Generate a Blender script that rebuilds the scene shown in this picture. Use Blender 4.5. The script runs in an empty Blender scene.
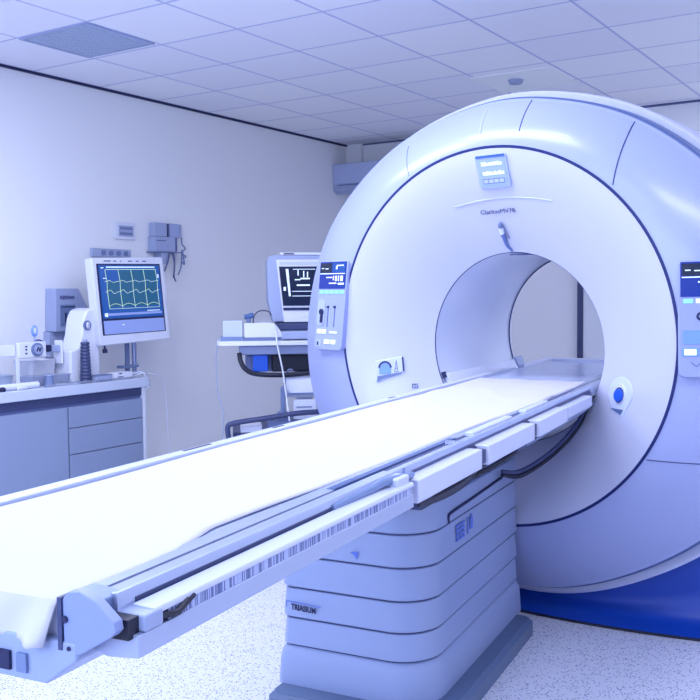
import bpy, bmesh, math, random
from mathutils import Vector, Matrix
random.seed(4)
PI = math.pi
SC = bpy.context.scene
COL = SC.collection

# ------------------------------------------------------------ camera, world, lights, exposure
# world axes = room axes; scanner and table are turned a little about z
A_TABLE = 0.1286
A_GANTRY = -0.1053
YAW, PITCH, ROLL = 0.4443 + A_TABLE, 0.0567, -0.009
cam_d = bpy.data.cameras.new('camera')
cam = bpy.data.objects.new('camera', cam_d)
COL.objects.link(cam)
fw = Vector((-math.sin(YAW)*math.cos(PITCH), math.cos(YAW)*math.cos(PITCH), -math.sin(PITCH)))
rt = Vector((math.cos(YAW), math.sin(YAW), 0))
up = rt.cross(fw)
rt2 = rt*math.cos(ROLL) + up*math.sin(ROLL)
up2 = -rt*math.sin(ROLL) + up*math.cos(ROLL)
M3 = Matrix((rt2, up2, -fw)).transposed()
cam.matrix_world = Matrix.Translation((1.434, -3.157, 1.199)) @ M3.to_4x4()
cam_d.sensor_width = 36
cam_d.lens = 951.65*36/700
cam_d.clip_start = 0.02
SC.camera = cam

w = bpy.data.worlds.new('World'); SC.world = w; w.use_nodes = True
w.node_tree.nodes['Background'].inputs[0].default_value = (0.4, 0.5, 1, 1)
w.node_tree.nodes['Background'].inputs[1].default_value = 0.3
SC.view_settings.view_transform = 'Standard'
SC.view_settings.look = 'None'
SC.view_settings.gamma = 1
SC.view_settings.use_curve_mapping = False
SC.view_settings.exposure = -0.06
LIGHT_COL = (0.815, 0.845, 1.0)

def area(name, loc, size, power, col=LIGHT_COL, rot=(0, 0, 0)):
    d = bpy.data.lights.new(name, 'AREA'); d.shape = 'RECTANGLE'
    d.size, d.size_y = size; d.energy = power; d.color = col
    o = bpy.data.objects.new(name, d); COL.objects.link(o)
    o.location = loc; o.rotation_euler = rot
    return o
# unseen ceiling panels, some added to light the walls, and an added window light
PANELS = [(-0.30, -0.62, 13), (-1.45, -0.80, 29), (1.25, -1.5, 16), (0.0, -2.6, 6), (-1.9, -3.0, 8), (1.6, 1.0, 9), (1.0, 2.7, 16)]
for i, (x, y, e) in enumerate(PANELS):
    if e:
        area('unseen_panel_light', (x, y, 2.405), (0.90, 0.42), e)
area('added_window_light', (0.2, -4.3, 1.6), (2.6, 1.3), 36, (0.66, 0.79, 1.0), (PI/2, 0, 0))

# ------------------------------------------------------------ materials
MATS = {}
def mat(name, col, rough=0.5, metal=0.0, emit=None, spec=0.5, alpha=None, trans=0, coat=0):
    if name in MATS: return MATS[name]
    m = bpy.data.materials.new(name); m.use_nodes = True
    b = m.node_tree.nodes['Principled BSDF']
    b.inputs['Base Color'].default_value = (*col, 1)
    b.inputs['Roughness'].default_value = rough
    b.inputs['Metallic'].default_value = metal
    b.inputs['Specular IOR Level'].default_value = spec
    if trans: b.inputs['Transmission Weight'].default_value = trans
    if coat: b.inputs['Coat Weight'].default_value = coat; b.inputs['Coat Roughness'].default_value = 0.15
    if emit: b.inputs['Emission Color'].default_value = (*emit[:3], 1); b.inputs['Emission Strength'].default_value = emit[3]
    # faint procedural variation of roughness so nothing is perfectly uniform
    nt = m.node_tree
    n = nt.nodes.new('ShaderNodeTexNoise'); n.inputs['Scale'].default_value = 9
    r = nt.nodes.new('ShaderNodeMapRange')
    r.inputs['To Min'].default_value = max(0.02, rough-0.01); r.inputs['To Max'].default_value = min(1, rough+0.01)
    t = nt.nodes.new('ShaderNodeTexCoord')
    nt.links.new(t.outputs['Object'], n.inputs['Vector'])
    nt.links.new(n.outputs['Fac'], r.inputs['Value']); nt.links.new(r.outputs['Result'], b.inputs['Roughness'])
    MATS[name] = m
    return m

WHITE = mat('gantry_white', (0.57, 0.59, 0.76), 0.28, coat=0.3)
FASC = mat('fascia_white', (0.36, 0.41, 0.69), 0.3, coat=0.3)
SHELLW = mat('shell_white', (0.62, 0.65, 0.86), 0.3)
CHAN = mat('channel_blue_grey', (0.10, 0.15, 0.34), 0.4)
NAVY = mat('navy_ring', (0.006, 0.016, 0.13), 0.35)
BLUE = mat('base_blue', (0.003, 0.055, 0.42), 0.4)
BLACK = mat('black_rubber', (0.008, 0.01, 0.03), 0.5)
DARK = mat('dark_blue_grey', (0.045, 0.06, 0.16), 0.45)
LINE = mat('seam_dark', (0.03, 0.04, 0.16), 0.6)
PED = mat('pedestal_blue_white', (0.33, 0.40, 0.63), 0.4)
SLAB = mat('base_plate_grey', (0.11, 0.16, 0.28), 0.4)
RAIL = mat('rail_aluminium', (0.46, 0.52, 0.72), 0.25, 0.35)
RAILW = mat('rail_white', (0.60, 0.64, 0.84), 0.3)
RAILB = mat('rail_blue_grey', (0.19, 0.26, 0.46), 0.35, 0.2)
CARB = mat('cradle_pad_blue', (0.50, 0.57, 0.84), 0.22)
CABF = mat('cabinet_front', (0.26, 0.32, 0.48), 0.45)
CABB = mat('cabinet_body', (0.16, 0.20, 0.42), 0.5)
TOPM = mat('worktop_laminate', (0.56, 0.62, 0.78), 0.35)
GREY = mat('equipment_grey', (0.36, 0.42, 0.64), 0.45)
GREYD = mat('equipment_dark_grey', (0.16, 0.21, 0.40), 0.45)
PLW = mat('equipment_white', (0.74, 0.77, 0.90), 0.35)
STEEL = mat('steel', (0.35, 0.40, 0.60), 0.25, 0.8)
PAPER = mat('paper_white', (0.7, 0.74, 0.9), 0.7)
GLASSY = mat('clear_plastic', (0.75, 0.8, 0.95), 0.08, trans=0.85)
CABLEW = mat('cable_white', (0.75, 0.78, 0.9), 0.4)
BTNW = mat('lit_button_white', (0.8, 0.9, 0.95), 0.4, emit=(0.7, 0.9, 1.0, 0.5))
BTNB = mat('button_blue', (0.015, 0.10, 0.62), 0.3)
BTNL = mat('button_light_blue', (0.20, 0.36, 0.85), 0.3)
STICK = mat('sticker_blue', (0.12, 0.20, 0.68), 0.5)
INK = mat('ink_dark', (0.01, 0.015, 0.08), 0.6)
INKG = mat('ink_grey', (0.10, 0.12, 0.28), 0.6)
SCR_BLUE = mat('screen_blue', (0.004, 0.015, 0.15), 0.2, emit=(0.0, 0.05, 0.65, 0.38))
SCR_MID = mat('screen_mid_blue', (0.005, 0.03, 0.2), 0.2, emit=(0.0, 0.11, 0.42, 0.55))
SCR_TEAL = mat('screen_teal', (0.005, 0.04, 0.1), 0.2, emit=(0.0, 0.115, 0.25, 0.6))
SCR_DARK = mat('screen_dark', (0.004, 0.008, 0.03), 0.2, emit=(0.0, 0.01, 0.06, 0.4))
SCR_PALE = mat('screen_pale', (0.2, 0.25, 0.5), 0.3, emit=(0.22, 0.32, 0.75, 0.45))
TRACE = mat('trace_green', (0.4, 0.6, 0.3), 0.4, emit=(0.6, 0.85, 0.6, 0.6))
TRACEW = mat('trace_white', (0.6, 0.7, 0.8), 0.4, emit=(0.6, 0.75, 1.0, 0.7))
CYAN = mat('key_cyan', (0.2, 0.6, 0.8), 0.4, emit=(0.35, 0.8, 0.95, 0.5))
DIFF = mat('lamp_diffuser', (0.8, 0.85, 1), 0.4, emit=(0.7, 0.8, 1.0, 3.5))
WINL = mat('added_window_glow', (0.6, 0.7, 1), 0.2, emit=(0.5, 0.62, 1.0, 1.5))  # glow of the added, unseen window

def nodes_of(name, col, rough):
    m = mat(name, col, rough); nt = m.node_tree
    return m, nt, nt.nodes['Principled BSDF']

def floor_mat():
    m, nt, b = nodes_of('speckled_vinyl', (0.7, 0.74, 0.9), 0.35)
    t = nt.nodes.new('ShaderNodeTexCoord')
    v = nt.nodes.new('ShaderNodeTexVoronoi'); v.inputs['Scale'].default_value = 110
    nt.links.new(t.outputs['Object'], v.inputs['Vector'])
    r = nt.nodes.new('ShaderNodeValToRGB')
    r.color_ramp.elements[0].position = 0.22; r.color_ramp.elements[0].color = (0.05, 0.07, 0.25, 1)
    r.color_ramp.elements[1].position = 0.29; r.color_ramp.elements[1].color = (0.80, 0.81, 0.90, 1)
    nt.links.new(v.outputs['Distance'], r.inputs['Fac'])
    n = nt.nodes.new('ShaderNodeTexNoise'); n.inputs['Scale'].default_value = 240; n.inputs['Detail'].default_value = 1
    nt.links.new(t.outputs['Object'], n.inputs['Vector'])
    r2 = nt.nodes.new('ShaderNodeValToRGB')
    r2.color_ramp.elements[0].position = 0.36; r2.color_ramp.elements[0].color = (0.5, 0.55, 0.78, 1)
    r2.color_ramp.elements[1].position = 0.5; r2.color_ramp.elements[1].color = (1, 1, 1, 1)
    nt.links.new(n.outputs['Fac'], r2.inputs['Fac'])
    mx = nt.nodes.new('ShaderNodeMix'); mx.data_type = 'RGBA'; mx.blend_type = 'MULTIPLY'; mx.inputs[0].default_value = 0.45
    nt.links.new(r.outputs['Color'], mx.inputs[6]); nt.links.new(r2.outputs['Color'], mx.inputs[7])
    nt.links.new(mx.outputs[2], b.inputs['Base Color'])
    return m

TILE = 0.478
TX0, TY0 = -1.430, -0.135
def ceiling_mat():
    m, nt, b = nodes_of('ceiling_tiles', (0.6, 0.63, 0.85), 0.8)
    t = nt.nodes.new('ShaderNodeTexCoord')
    s = nt.nodes.new('ShaderNodeSeparateXYZ'); nt.links.new(t.outputs['Object'], s.inputs[0])
    outs = []
    for ax, off in (('X', TX0), ('Y', TY0)):
        a = nt.nodes.new('ShaderNodeMath'); a.operation = 'SUBTRACT'; a.inputs[1].default_value = off - 20*TILE
        nt.links.new(s.outputs[ax], a.inputs[0])
        d = nt.nodes.new('ShaderNodeMath'); d.operation = 'DIVIDE'; d.inputs[1].default_value = TILE
        nt.links.new(a.outputs[0], d.inputs[0])
        f = nt.nodes.new('ShaderNodeMath'); f.operation = 'PINGPONG'; f.inputs[1].default_value = 0.5
        nt.links.new(d.outputs[0], f.inputs[0])
        outs.append((f, d))
    mn = nt.nodes.new('ShaderNodeMath'); mn.operation = 'MINIMUM'
    nt.links.new(outs[0][0].outputs[0], mn.inputs[0]); nt.links.new(outs[1][0].outputs[0], mn.inputs[1])
    r = nt.nodes.new('ShaderNodeValToRGB'); r.color_ramp.interpolation = 'LINEAR'
    e = r.color_ramp.elements
    e[0].position = 0.0; e[0].color = (0.5, 0.54, 0.75, 1)
    e[1].position = 0.02; e[1].color = (1, 1, 1, 1)
    k = e.new(0.0075); k.color = (0.58, 0.62, 0.82, 1)
    nt.links.new(mn.outputs[0], r.inputs['Fac'])
    # every tile a slightly different shade
    c = nt.nodes.new('ShaderNodeCombineXYZ')
    for i in (0, 1):
        fl = nt.nodes.new('ShaderNodeMath'); fl.operation = 'FLOOR'; nt.links.new(outs[i][1].outputs[0], fl.inputs[0])
        nt.links.new(fl.outputs[0], c.inputs[i])
    wn = nt.nodes.new('ShaderNodeTexWhiteNoise'); nt.links.new(c.outputs[0], wn.inputs['Vector'])
    r2 = nt.nodes.new('ShaderNodeValToRGB')
    r2.color_ramp.elements[0].color = (0.84, 0.85, 0.95, 1); r2.color_ramp.elements[1].color = (0.92, 0.93, 0.98, 1)
    nt.links.new(wn.outputs['Value'], r2.inputs['Fac'])
    mx = nt.nodes.new('ShaderNodeMix'); mx.data_type = 'RGBA'; mx.blend_type = 'MULTIPLY'; mx.inputs[0].default_value = 1
    nt.links.new(r.outputs['Color'], mx.inputs[6]); nt.links.new(r2.outputs['Color'], mx.inputs[7])
    nt.links.new(mx.outputs[2], b.inputs['Base Color'])
    nz = nt.nodes.new('ShaderNodeTexNoise'); nz.inputs['Scale'].default_value = 160
    nt.links.new(t.outputs['Object'], nz.inputs['Vector'])
    bp = nt.nodes.new('ShaderNodeBump'); bp.inputs['Strength'].default_value = 0.15
    nt.links.new(nz.outputs['Fac'], bp.inputs['Height']); nt.links.new(bp.outputs[0], b.inputs['Normal'])
    return m

def wall_mat():
    m, nt, b = nodes_of('painted_wall', (0.86, 0.87, 0.92), 0.6)
    t = nt.nodes.new('ShaderNodeTexCoord'); nz = nt.nodes.new('ShaderNodeTexNoise'); nz.inputs['Scale'].default_value = 90
    nt.links.new(t.outputs['Object'], nz.inputs['Vector'])
    bp = nt.nodes.new('ShaderNodeBump'); bp.inputs['Strength'].default_value = 0.04
    nt.links.new(nz.outputs['Fac'], bp.inputs['Height']); nt.links.new(bp.outputs[0], b.inputs['Normal'])
    return m

def brush_mat():
    m, nt, b = nodes_of('ribbed_rack', (0.4, 0.46, 0.75), 0.4)
    t = nt.nodes.new('ShaderNodeTexCoord')
    mp = nt.nodes.new('ShaderNodeMapping'); mp.inputs['Scale'].default_value = (0.01, 330, 4)
    nt.links.new(t.outputs['Object'], mp.inputs['Vector'])
    n = nt.nodes.new('ShaderNodeTexNoise'); n.inputs['Scale'].default_value = 1; n.inputs['Detail'].default_value = 2
    nt.links.new(mp.outputs[0], n.inputs['Vector'])
    r = nt.nodes.new('ShaderNodeValToRGB')
    r.color_ramp.elements[0].position = 0.44; r.color_ramp.elements[0].color = (0.10, 0.13, 0.33, 1)
    r.color_ramp.elements[1].position = 0.56; r.color_ramp.elements[1].color = (0.5, 0.56, 0.85, 1)
    nt.links.new(n.outputs['Fac'], r.inputs['Fac']); nt.links.new(r.outputs['Color'], b.inputs['Base Color'])
    return m
FLOORM, CEILM, WALLM, BRUSH = floor_mat(), ceiling_mat(), wall_mat(), brush_mat()
SHEETM = mat('bed_sheet', (0.625, 0.615, 0.69), 0.8, spec=0.2)

# ------------------------------------------------------------ mesh helpers
def obj(name, bm, m, parent=None, bevel=0, seg=2, smooth=35, loc=None, rot=None):
    bmesh.ops.recalc_face_normals(bm, faces=bm.faces)
    me = bpy.data.meshes.new(name); bm.to_mesh(me); bm.free()
    for mm in (m if isinstance(m, (list, tuple)) else [m]): me.materials.append(mm)
    me.shade_smooth(); me.set_sharp_from_angle(angle=math.radians(smooth))
    o = bpy.data.objects.new(name, me); COL.objects.link(o)
    if parent: o.parent = parent
    if loc: o.location = loc
    if rot: o.rotation_euler = rot
    if bevel:
        b = o.modifiers.new('bevel', 'BEVEL'); b.width = bevel; b.segments = seg; b.limit_method = 'ANGLE'
        b.angle_limit = math.radians(40)
        me.shade_smooth()
        me.set_sharp_from_angle(angle=PI)
        b.harden_normals = True
    return o
def tag(o, label, cat, group=None):
    o['label'] = label; o['category'] = cat
    if group: o['group'] = group
    return o
def thing(name, label, cat, loc=(0, 0, 0), rotz=0, group=None):
    o = bpy.data.objects.new(name, None); COL.objects.link(o); o.empty_display_size = 0.05
    o.location = loc; o.rotation_euler = (0, 0, rotz)
    return tag(o, label, cat, group)
def struct(name, bm, m, **k):
    o = obj(name, bm, m, **k)
    if not k.get('parent'): o['kind'] = 'structure'
    return o
def N(): return bmesh.new()
def box(bm, x0, x1, y0, y1, z0, z1, M=None, mi=0):
    P = [Vector((x, y, z)) for x in (x0, x1) for y in (y0, y1) for z in (z0, z1)]
    if M: P = [M @ p for p in P]
    v = [bm.verts.new(p) for p in P]
    for f in ((0, 1, 3, 2), (4, 6, 7, 5), (0, 4, 5, 1), (2, 3, 7, 6), (0, 2, 6, 4), (1, 5, 7, 3)):
        bm.faces.new([v[i] for i in f]).material_index = mi
    return bm
def cbox(x0, x1, y0, y1, z0, z1): return box(N(), x0, x1, y0, y1, z0, z1)
def prism(bm, poly, a, b, axis='z', mi=0):
    def P(u, v, w):
        return {'z': (u, v, w), 'y': (u, w, v), 'x': (w, u, v)}[axis]
    A = [bm.verts.new(P(u, v, a)) for u, v in poly]; B = [bm.verts.new(P(u, v, b)) for u, v in poly]
    n = len(poly)
    bm.faces.new(A).material_index = mi; bm.faces.new(B[::-1]).material_index = mi
    for i in range(n): bm.faces.new((A[i], A[(i+1) % n], B[(i+1) % n], B[i])).material_index = mi
    return bm
def ringstack(bm, rings, closed=True, cap=True, loop=False, mi=0):
    R = [[bm.verts.new(p) for p in r] for r in rings]
    n = len(R[0]); K = len(R)
    for k in range(K if loop else K-1):
        a, b = R[k], R[(k+1) % K]
        for i in range(n if closed else n-1):
            j = (i+1) % n
            bm.faces.new((a[i], a[j], b[j], b[i])).material_index = mi
    if cap and not loop:
        bm.faces.new(R[0][::-1]).material_index = mi; bm.faces.new(R[-1]).material_index = mi
    return bm
def spline(pts, n=8):
    P = [Vector(p) for p in pts]; out = []
    for i in range(len(P)-1):
        p0 = P[max(i-1, 0)]; p1 = P[i]; p2 = P[i+1]; p3 = P[min(i+2, len(P)-1)]
        for k in range(n):
            t = k/n
            out.append(0.5*((2*p1)+(-p0+p2)*t+(2*p0-5*p1+4*p2-p3)*t*t+(-p0+3*p1-3*p2+p3)*t**3))
    return out+[P[-1]]
def tube(bm, pts, r, n=10, smooth=0, mi=0):
    P = spline(pts, smooth) if smooth else [Vector(p) for p in pts]
    rings = []; prev = None
    for i, p in enumerate(P):
        d = (P[min(i+1, len(P)-1)]-P[max(i-1, 0)]).normalized()
        if prev is None:
            a = d.cross(Vector((0, 0, 1)))
            if a.length < 0.1: a = d.cross(Vector((1, 0, 0)))
        else: a = prev - d*prev.dot(d)
        a.normalize(); prev = a; b = d.cross(a)
        rr = r(i/(len(P)-1)) if callable(r) else r
        rings.append([p+a*rr*math.cos(2*PI*k/n)+b*rr*math.sin(2*PI*k/n) for k in range(n)])
    return ringstack(bm, rings, mi=mi)
def cyl(bm, p, q, r, n=20, r2=None, mi=0):
    return tube(bm, [p, q], (lambda t: r+((r2 if r2 is not None else r)-r)*t), n, mi=mi)
def rrect(x0, x1, y0, y1, r, n=5):
    out = []
    for cx, cy, a in ((x1-r, y1-r, 0), (x0+r, y1-r, 90), (x0+r, y0+r, 180), (x1-r, y0+r, 270)):
        for k in range(n+1):
            t = math.radians(a+90*k/n); out.append((cx+r*math.cos(t), cy+r*math.sin(t)))
    return out
def text(name, s, size, m, parent, M, depth=0.0006, align='CENTER', bold=False, sx=1):
    cu = bpy.data.curves.new(name, 'FONT'); cu.body = s; cu.size = size; cu.extrude = depth
    cu.align_x = align; cu.align_y = 'CENTER'
    if bold: cu.offset = size*0.02
    tmp = bpy.data.objects.new(name, cu); COL.objects.link(tmp)
    dg = bpy.context.evaluated_depsgraph_get()
    me = bpy.data.meshes.new_from_object(tmp.evaluated_get(dg))
    bpy.data.objects.remove(tmp); bpy.data.curves.remove(cu)
    me.transform(M @ Matrix.Diagonal((sx, 1, 1, 1))); me.materials.clear(); me.materials.append(m)
    o = bpy.data.objects.new(name, me); COL.objects.link(o); o.parent = parent
    return o
def frame(origin, ux, uy):
    ux = Vector(ux).normalized(); uy = Vector(uy); uy = (uy-ux*uy.dot(ux)).normalized(); uz = ux.cross(uy)
    M = Matrix((ux, uy, uz)).transposed().to_4x4(); M.translation = Vector(origin)
    return M

# ============================================================ ROOM
X0, X1, Y0, Y1, H = -2.88, 2.7, -4.4, 3.53, 2.44
struct('floor', cbox(X0-.1, X1+.1, Y0-.1, Y1+.1, -0.1, 0), FLOORM)
struct('ceiling', cbox(X0-.1, X1+.1, Y0-.1, Y1+.1, H, H+0.1), CEILM)
struct('wall_left', cbox(X0-.1, X0, Y0-.1, Y1+.1, 0, H), WALLM)
struct('wall_right', cbox(X1, X1+.1, Y0-.1, Y1+.1, 0, H), WALLM)
struct('wall_front', cbox(X0, X1, Y0-.1, Y0, 0, H), WALLM)
bw = N(); box(bw, X0, X1, Y1, Y1+.1, 0, H); box(bw, -0.42, X1, 3.28, Y1, 0, H); box(bw, X0, -2.73, 3.5, Y1, 0, H)
struct('wall_back', bw, WALLM)
struct('trim_1', cbox(X0, X0+0.012, Y0, Y1, H-0.014, H), INK)
struct('trim_2', box(box(N(), X0, -0.42, Y1-0.008, Y1, H-0.012, H), -0.42, X1, 3.272, 3.28, H-0.014, H), INKG)
struct('baseboard_left', cbox(X0, X0+0.012, 0.7, Y1, 0, 0.09), CABF)
struct('baseboard_back', cbox(-2.73, -0.91, Y1-0.012, Y1, 0, 0.09), CABF)
# door in the back wall, seen through the bore
d = N(); box(d, -0.905, -0.865, 3.49, Y1, 0, 2.05); box(d, -0.905, -0.42, 3.49, Y1, 2.05, 2.1)
dr = struct('door_1', cbox(-0.865, -0.42, 3.505, Y1, 0, 2.05), mat('door_white', (0.85, 0.88, 0.96), 0.4))
obj('door_frame', d, DARK, dr)
# unseen window behind the camera, added to light ceiling and walls
wi = struct('added_window_1', cbox(-1.1, 1.5, Y0, Y0+0.01, 0.95, 2.25), WINL)
wf = N()
for a in (-1.15, 0.18, 1.5): box(wf, a, a+0.05, Y0, Y0+0.05, 0.9, 2.3)
box(wf, -1.15, 1.55, Y0, Y0+0.05, 0.9, 0.95); box(wf, -1.15, 1.55, Y0, Y0+0.05, 2.25, 2.3)
obj('added_window_frame', wf, PLW, wi)

# ceiling fixtures
def tile_box(i, j): return TX0+i*TILE, TX0+(i+1)*TILE, TY0+j*TILE, TY0+(j+1)*TILE
lampspots = {0: 'recessed ceiling light panel just before the scanner'}
for k, (x, y, e) in enumerate(PANELS):  # out-of-view fixtures; those for the left and back walls are added
    t = thing('unseen_ceiling_light', 'unseen rectangular ceiling light panel, one of a set partly added to light the walls', 'ceiling light', (x, y, H), 0, 'recessed ceiling light panels')
    f = N()
    for a, b, c, dd in ((-.48, -.45, -.24, .24), (.45, .48, -.24, .24), (-.45, .45, -.24, -.21), (-.45, .45, .21, .24)):
        box(f, a, b, c, dd, -0.02, 0)
    obj('frame', f, PLW, t); obj('diffuser', cbox(-.45, .45, -.21, .21, -0.01, 0), DIFF, t)

t = thing('ceiling_vent', 'grey perforated square ventilation tile in ceiling near left wall', 'ceiling vent', (-2.386+TILE/2, TY0+0.2+0.02, H))
g = N()
box(g, -.22, .22, -.20, .20, -0.004, 0)
obj('grille_plate', g, mat('vent_grey', (0.45, 0.53, 0.70), 0.5), t)
g = N()
for a, b, c, dd in ((-.235, -.22, -.215, .215), (.22, .235, -.215, .215), (-.22, .22, -.215, -.20), (-.22, .22, .20, .215)): box(g, a, b, c, dd, -0.008, 0)
obj('frame', g, GREY, t)
g = N()
for i in range(14): box(g, -.21+i*.0305, -.2+i*.0305, -.19, .19, -0.007, -0.004)
obj('slats', g, mat('vent_slat', (0.42, 0.50, 0.68), 0.5), t)

tx, ty = TX0+TILE, TY0+4*TILE
t = thing('ceiling_diffuser', 'pale square air diffuser tile with creased corners above the scanner', 'ceiling vent', (-0.735, 2.10, H))
g = N()
hs = .215
for a, b in (((-hs, -hs), (hs, -hs)), ((hs, -hs), (hs, hs)), ((hs, hs), (-hs, hs)), ((-hs, hs), (-hs, -hs))):
    va = [g.verts.new(p) for p in ((a[0], a[1], -.004), (b[0], b[1], -.004), (b[0]*.2, b[1]*.2, -.010), (a[0]*.2, a[1]*.2, -.010))]
    g.faces.new(va)
g.faces.new([g.verts.new((x, y, -.010)) for x, y in ((-.043, -.043), (.043, -.043), (.043, .043), (-.043, .043))])
bmesh.ops.remove_doubles(g, verts=g.verts, dist=1e-5)
obj('diffuser_plate', g, mat('diffuser_pale', (0.88, 0.92, 0.93), 0.4), t, smooth=3)
g = N()
for a, b, c, dd in ((-.235, -hs, -.235, .235), (hs, .235, -.235, .235), (-hs, hs, -.235, -hs), (-hs, hs, hs, .235)): box(g, a, b, c, dd, -0.006, 0)
obj('frame', g, mat('diffuser_pale', (0.88, 0.92, 0.93), 0.4), t)
g = N(); cyl(g, (-.03, -.06, -.008), (-.03, -.06, -.030), .045, r2=.035)
tag(obj('smoke_detector', g, mat('detector_grey', (0.3, 0.36, 0.55), 0.5), None, loc=(-0.735, 2.10, H)), 'small round grey smoke detector on the pale ceiling tile', 'smoke detector')

# air conditioner in the far left corner
t = thing('air_conditioner', 'pale boxy air conditioner high in the far corner behind the scanner', 'air conditioner', (-2.88, 3.50, 2.05))
prof = [(0, .03), (-.15, -.03), (-.2, 0), (-.2, .21), (0, .21)]
obj('casing', prism(N(), [(a, b) for a, b in prof], 0.0, 1.15, 'x'), GREY, t, bevel=.006)
obj('air_outlet', box(N(), .05, 1.1, -.207, -.2, .035, .042), GREYD, t)
obj('front_cover', box(N(), .004, 1.146, -.206, -.2, .05, .205), mat('ac_front', (0.46, 0.52, 0.78), .4), t)

# ============================================================ SCANNER
ZC = 1.04
gan = thing('scanner_gantry', 'large round white scanner with open bore, navy ring and bright blue foot', 'medical scanner', (0, 0, 0), A_GANTRY)
TILT = -0.0455
# part frame: tilted about x through the ring centre
GM = Matrix.Translation((0, 0, ZC)) @ Matrix.Rotation(-TILT, 4, 'X')
def gx(x, y, z):
    # local (x, depth, height) of the tilted head
    Y = Vector((0, math.cos(TILT), -math.sin(TILT))); Z = Vector((0, math.sin(TILT), math.cos(TILT)))
    return Vector((x, 0, 0)) + Y*y + Z*z + Vector((0, 0, ZC))
AT = [0, 12, 22, 35, 45, 52, 60, 66, 80, 92, 105, 120, 133, 143, 153, 167, 180]
RT = [.86, .856, .866, .888, .902, .92, .94, .952, .97, .990, 1.010, 1.0, .972, .950, .940, .943, .945]
def interp(a, X, Y):
    for i in range(len(X)-1):
        if a <= X[i+1]:
            t = (a-X[i])/(X[i+1]-X[i]); t = t*t*(3-2*t)*0.5 + t*0.5
            return Y[i]+(Y[i+1]-Y[i])*t
    return Y[-1]
NTH = 180
TH = [360*i/NTH for i in range(NTH)]
raw = [interp(min(a, 360-a), AT, RT) for a in TH]
for _ in range(4): raw = [(raw[i-2]+raw[i-1]+raw[i]+raw[(i+1) % NTH]+raw[(i+2) % NTH])/5 for i in range(NTH)]
def Rout(i): return raw[i % NTH]
def gring(rf, y):
    out = []
    for i, a in enumerate(TH):
        r = rf(i); t = math.radians(a)
        out.append(gx(r*math.sin(t), y, r*math.cos(t)))
    return out
RN = 0.68
# fascia between navy ring and outer edge
st = []
def fas(t): return (lambda i: RN+.006+(Rout(i)-.008-RN-.006)*t), .002+.118*t**1.8
prof = [fas(t) for t in (0, .1, .25, .4, .55, .7, .8, .9, .96, 1)]
prof += [(lambda i: Rout(i)-.002, .123), (lambda i: Rout(i), .130), (lambda i: Rout(i), .138), (lambda i: Rout(i)-.03, .15), (lambda i: RN+.05, .06), (lambda i: RN+.006, .03)]
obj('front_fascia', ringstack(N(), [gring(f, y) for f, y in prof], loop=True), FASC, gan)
# recessed channel behind the fascia edge
prof = [(lambda i: Rout(i)-.02, .136), (lambda i: Rout(i)-.001, .1385), (lambda i: Rout(i)+.008, .150), (lambda i: Rout(i)+.009, .205), (lambda i: Rout(i)-.03, .205)]
obj('edge_channel', ringstack(N(), [gring(f, y) for f, y in prof], loop=True), CHAN, gan)
def ex(i):
    a = min(TH[i % NTH], 360-TH[i % NTH])
    return .034+.012*max(0, min(1, (a-60)/80))
prof = [(lambda i: Rout(i)-.02, .212), (lambda i: Rout(i)+.010, .204), (lambda i: Rout(i)+.004+ex(i)*.7, .200), (lambda i: Rout(i)+ex(i), .208), (lambda i: Rout(i)+ex(i)+.002, .225),
        (lambda i: Rout(i)+ex(i)-.012, .5), (lambda i: Rout(i)+ex(i)-.05, .74), (lambda i: Rout(i)-.09, .78), (lambda i: .42, .78), (lambda i: .42, .76), (lambda i: Rout(i)-.10, .74), (lambda i: Rout(i)-.05, .5)]
obj('rear_shell', ringstack(N(), [gring(f, y) for f, y in prof], loop=True), SHELLW, gan)
# navy ring
prof = [(lambda i: RN-.004, .004), (lambda i: RN-.004, -.0005), (lambda i: RN+.006, -.0005), (lambda i: RN+.006, .004)]
obj('navy_ring', ringstack(N(), [gring(f, y) for f, y in prof], loop=True), NAVY, gan)
# flared face and bore
RB, ZB, YB = 0.358, -0.0487, 0.1753
def face_pt(th, t, off=0.0):
    # t 0 at the navy ring, 1 at the bore lip
    r = (RN-.004)+(RB-RN+.004)*t
    a = math.radians(th); zc = ZB*t
    return gx(r*math.sin(a), YB*t**1.4-off, zc+r*math.cos(a))
def face_xz(x, z, off=0.0):
    t = 0.5
    for _ in range(30):
        r = math.hypot(x, z-ZB*t); t = .5*t+.5*max(0, min(1, (RN-.004-r)/(RN-.004-RB)))
    return gx(x, YB*t**1.4-off, z)
def fas_xz(x, z, off=0.0):
    r = math.hypot(x, z); a = math.degrees(math.atan2(x, z)) % 360
    R = Rout(int(round(a/360*NTH)))
    t = max(0, min(1, (r-RN-.006)/(R-.008-RN-.006)))
    return gx(x, .002+.118*t**1.8-off, z)
rings = [[face_pt(a, k/14) for a in TH] for k in range(15)]
rings += [[gx(.362*math.sin(math.radians(a)), YB+.03, ZB+.362*math.cos(math.radians(a))) for a in TH],
          [gx(.40*math.sin(math.radians(a)), YB+.06, ZB+.40*math.cos(math.radians(a))) for a in TH],
          [gx((RN-.01)*math.sin(math.radians(a)), .06, (RN-.01)*math.cos(math.radians(a))) for a in TH]]
obj('face_cover', ringstack(N(), rings, loop=True), WHITE, gan)
def cring(r, y, z=ZB, n=NTH): return [gx(r*math.sin(2*PI*k/n), y, z+r*math.cos(2*PI*k/n)) for k in range(n)]
obj('bore_liner', ringstack(N(), [cring(.360, YB+.004), cring(.356, YB+.02), cring(.350, .4), cring(.345, .745), cring(.352, .775), cring(.42, .785), cring(.42, .76), cring(.38, .7), cring(.38, .2)], loop=True), mat('bore_white', (0.68, 0.73, 0.90), 0.25, coat=.3), gan)
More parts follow.
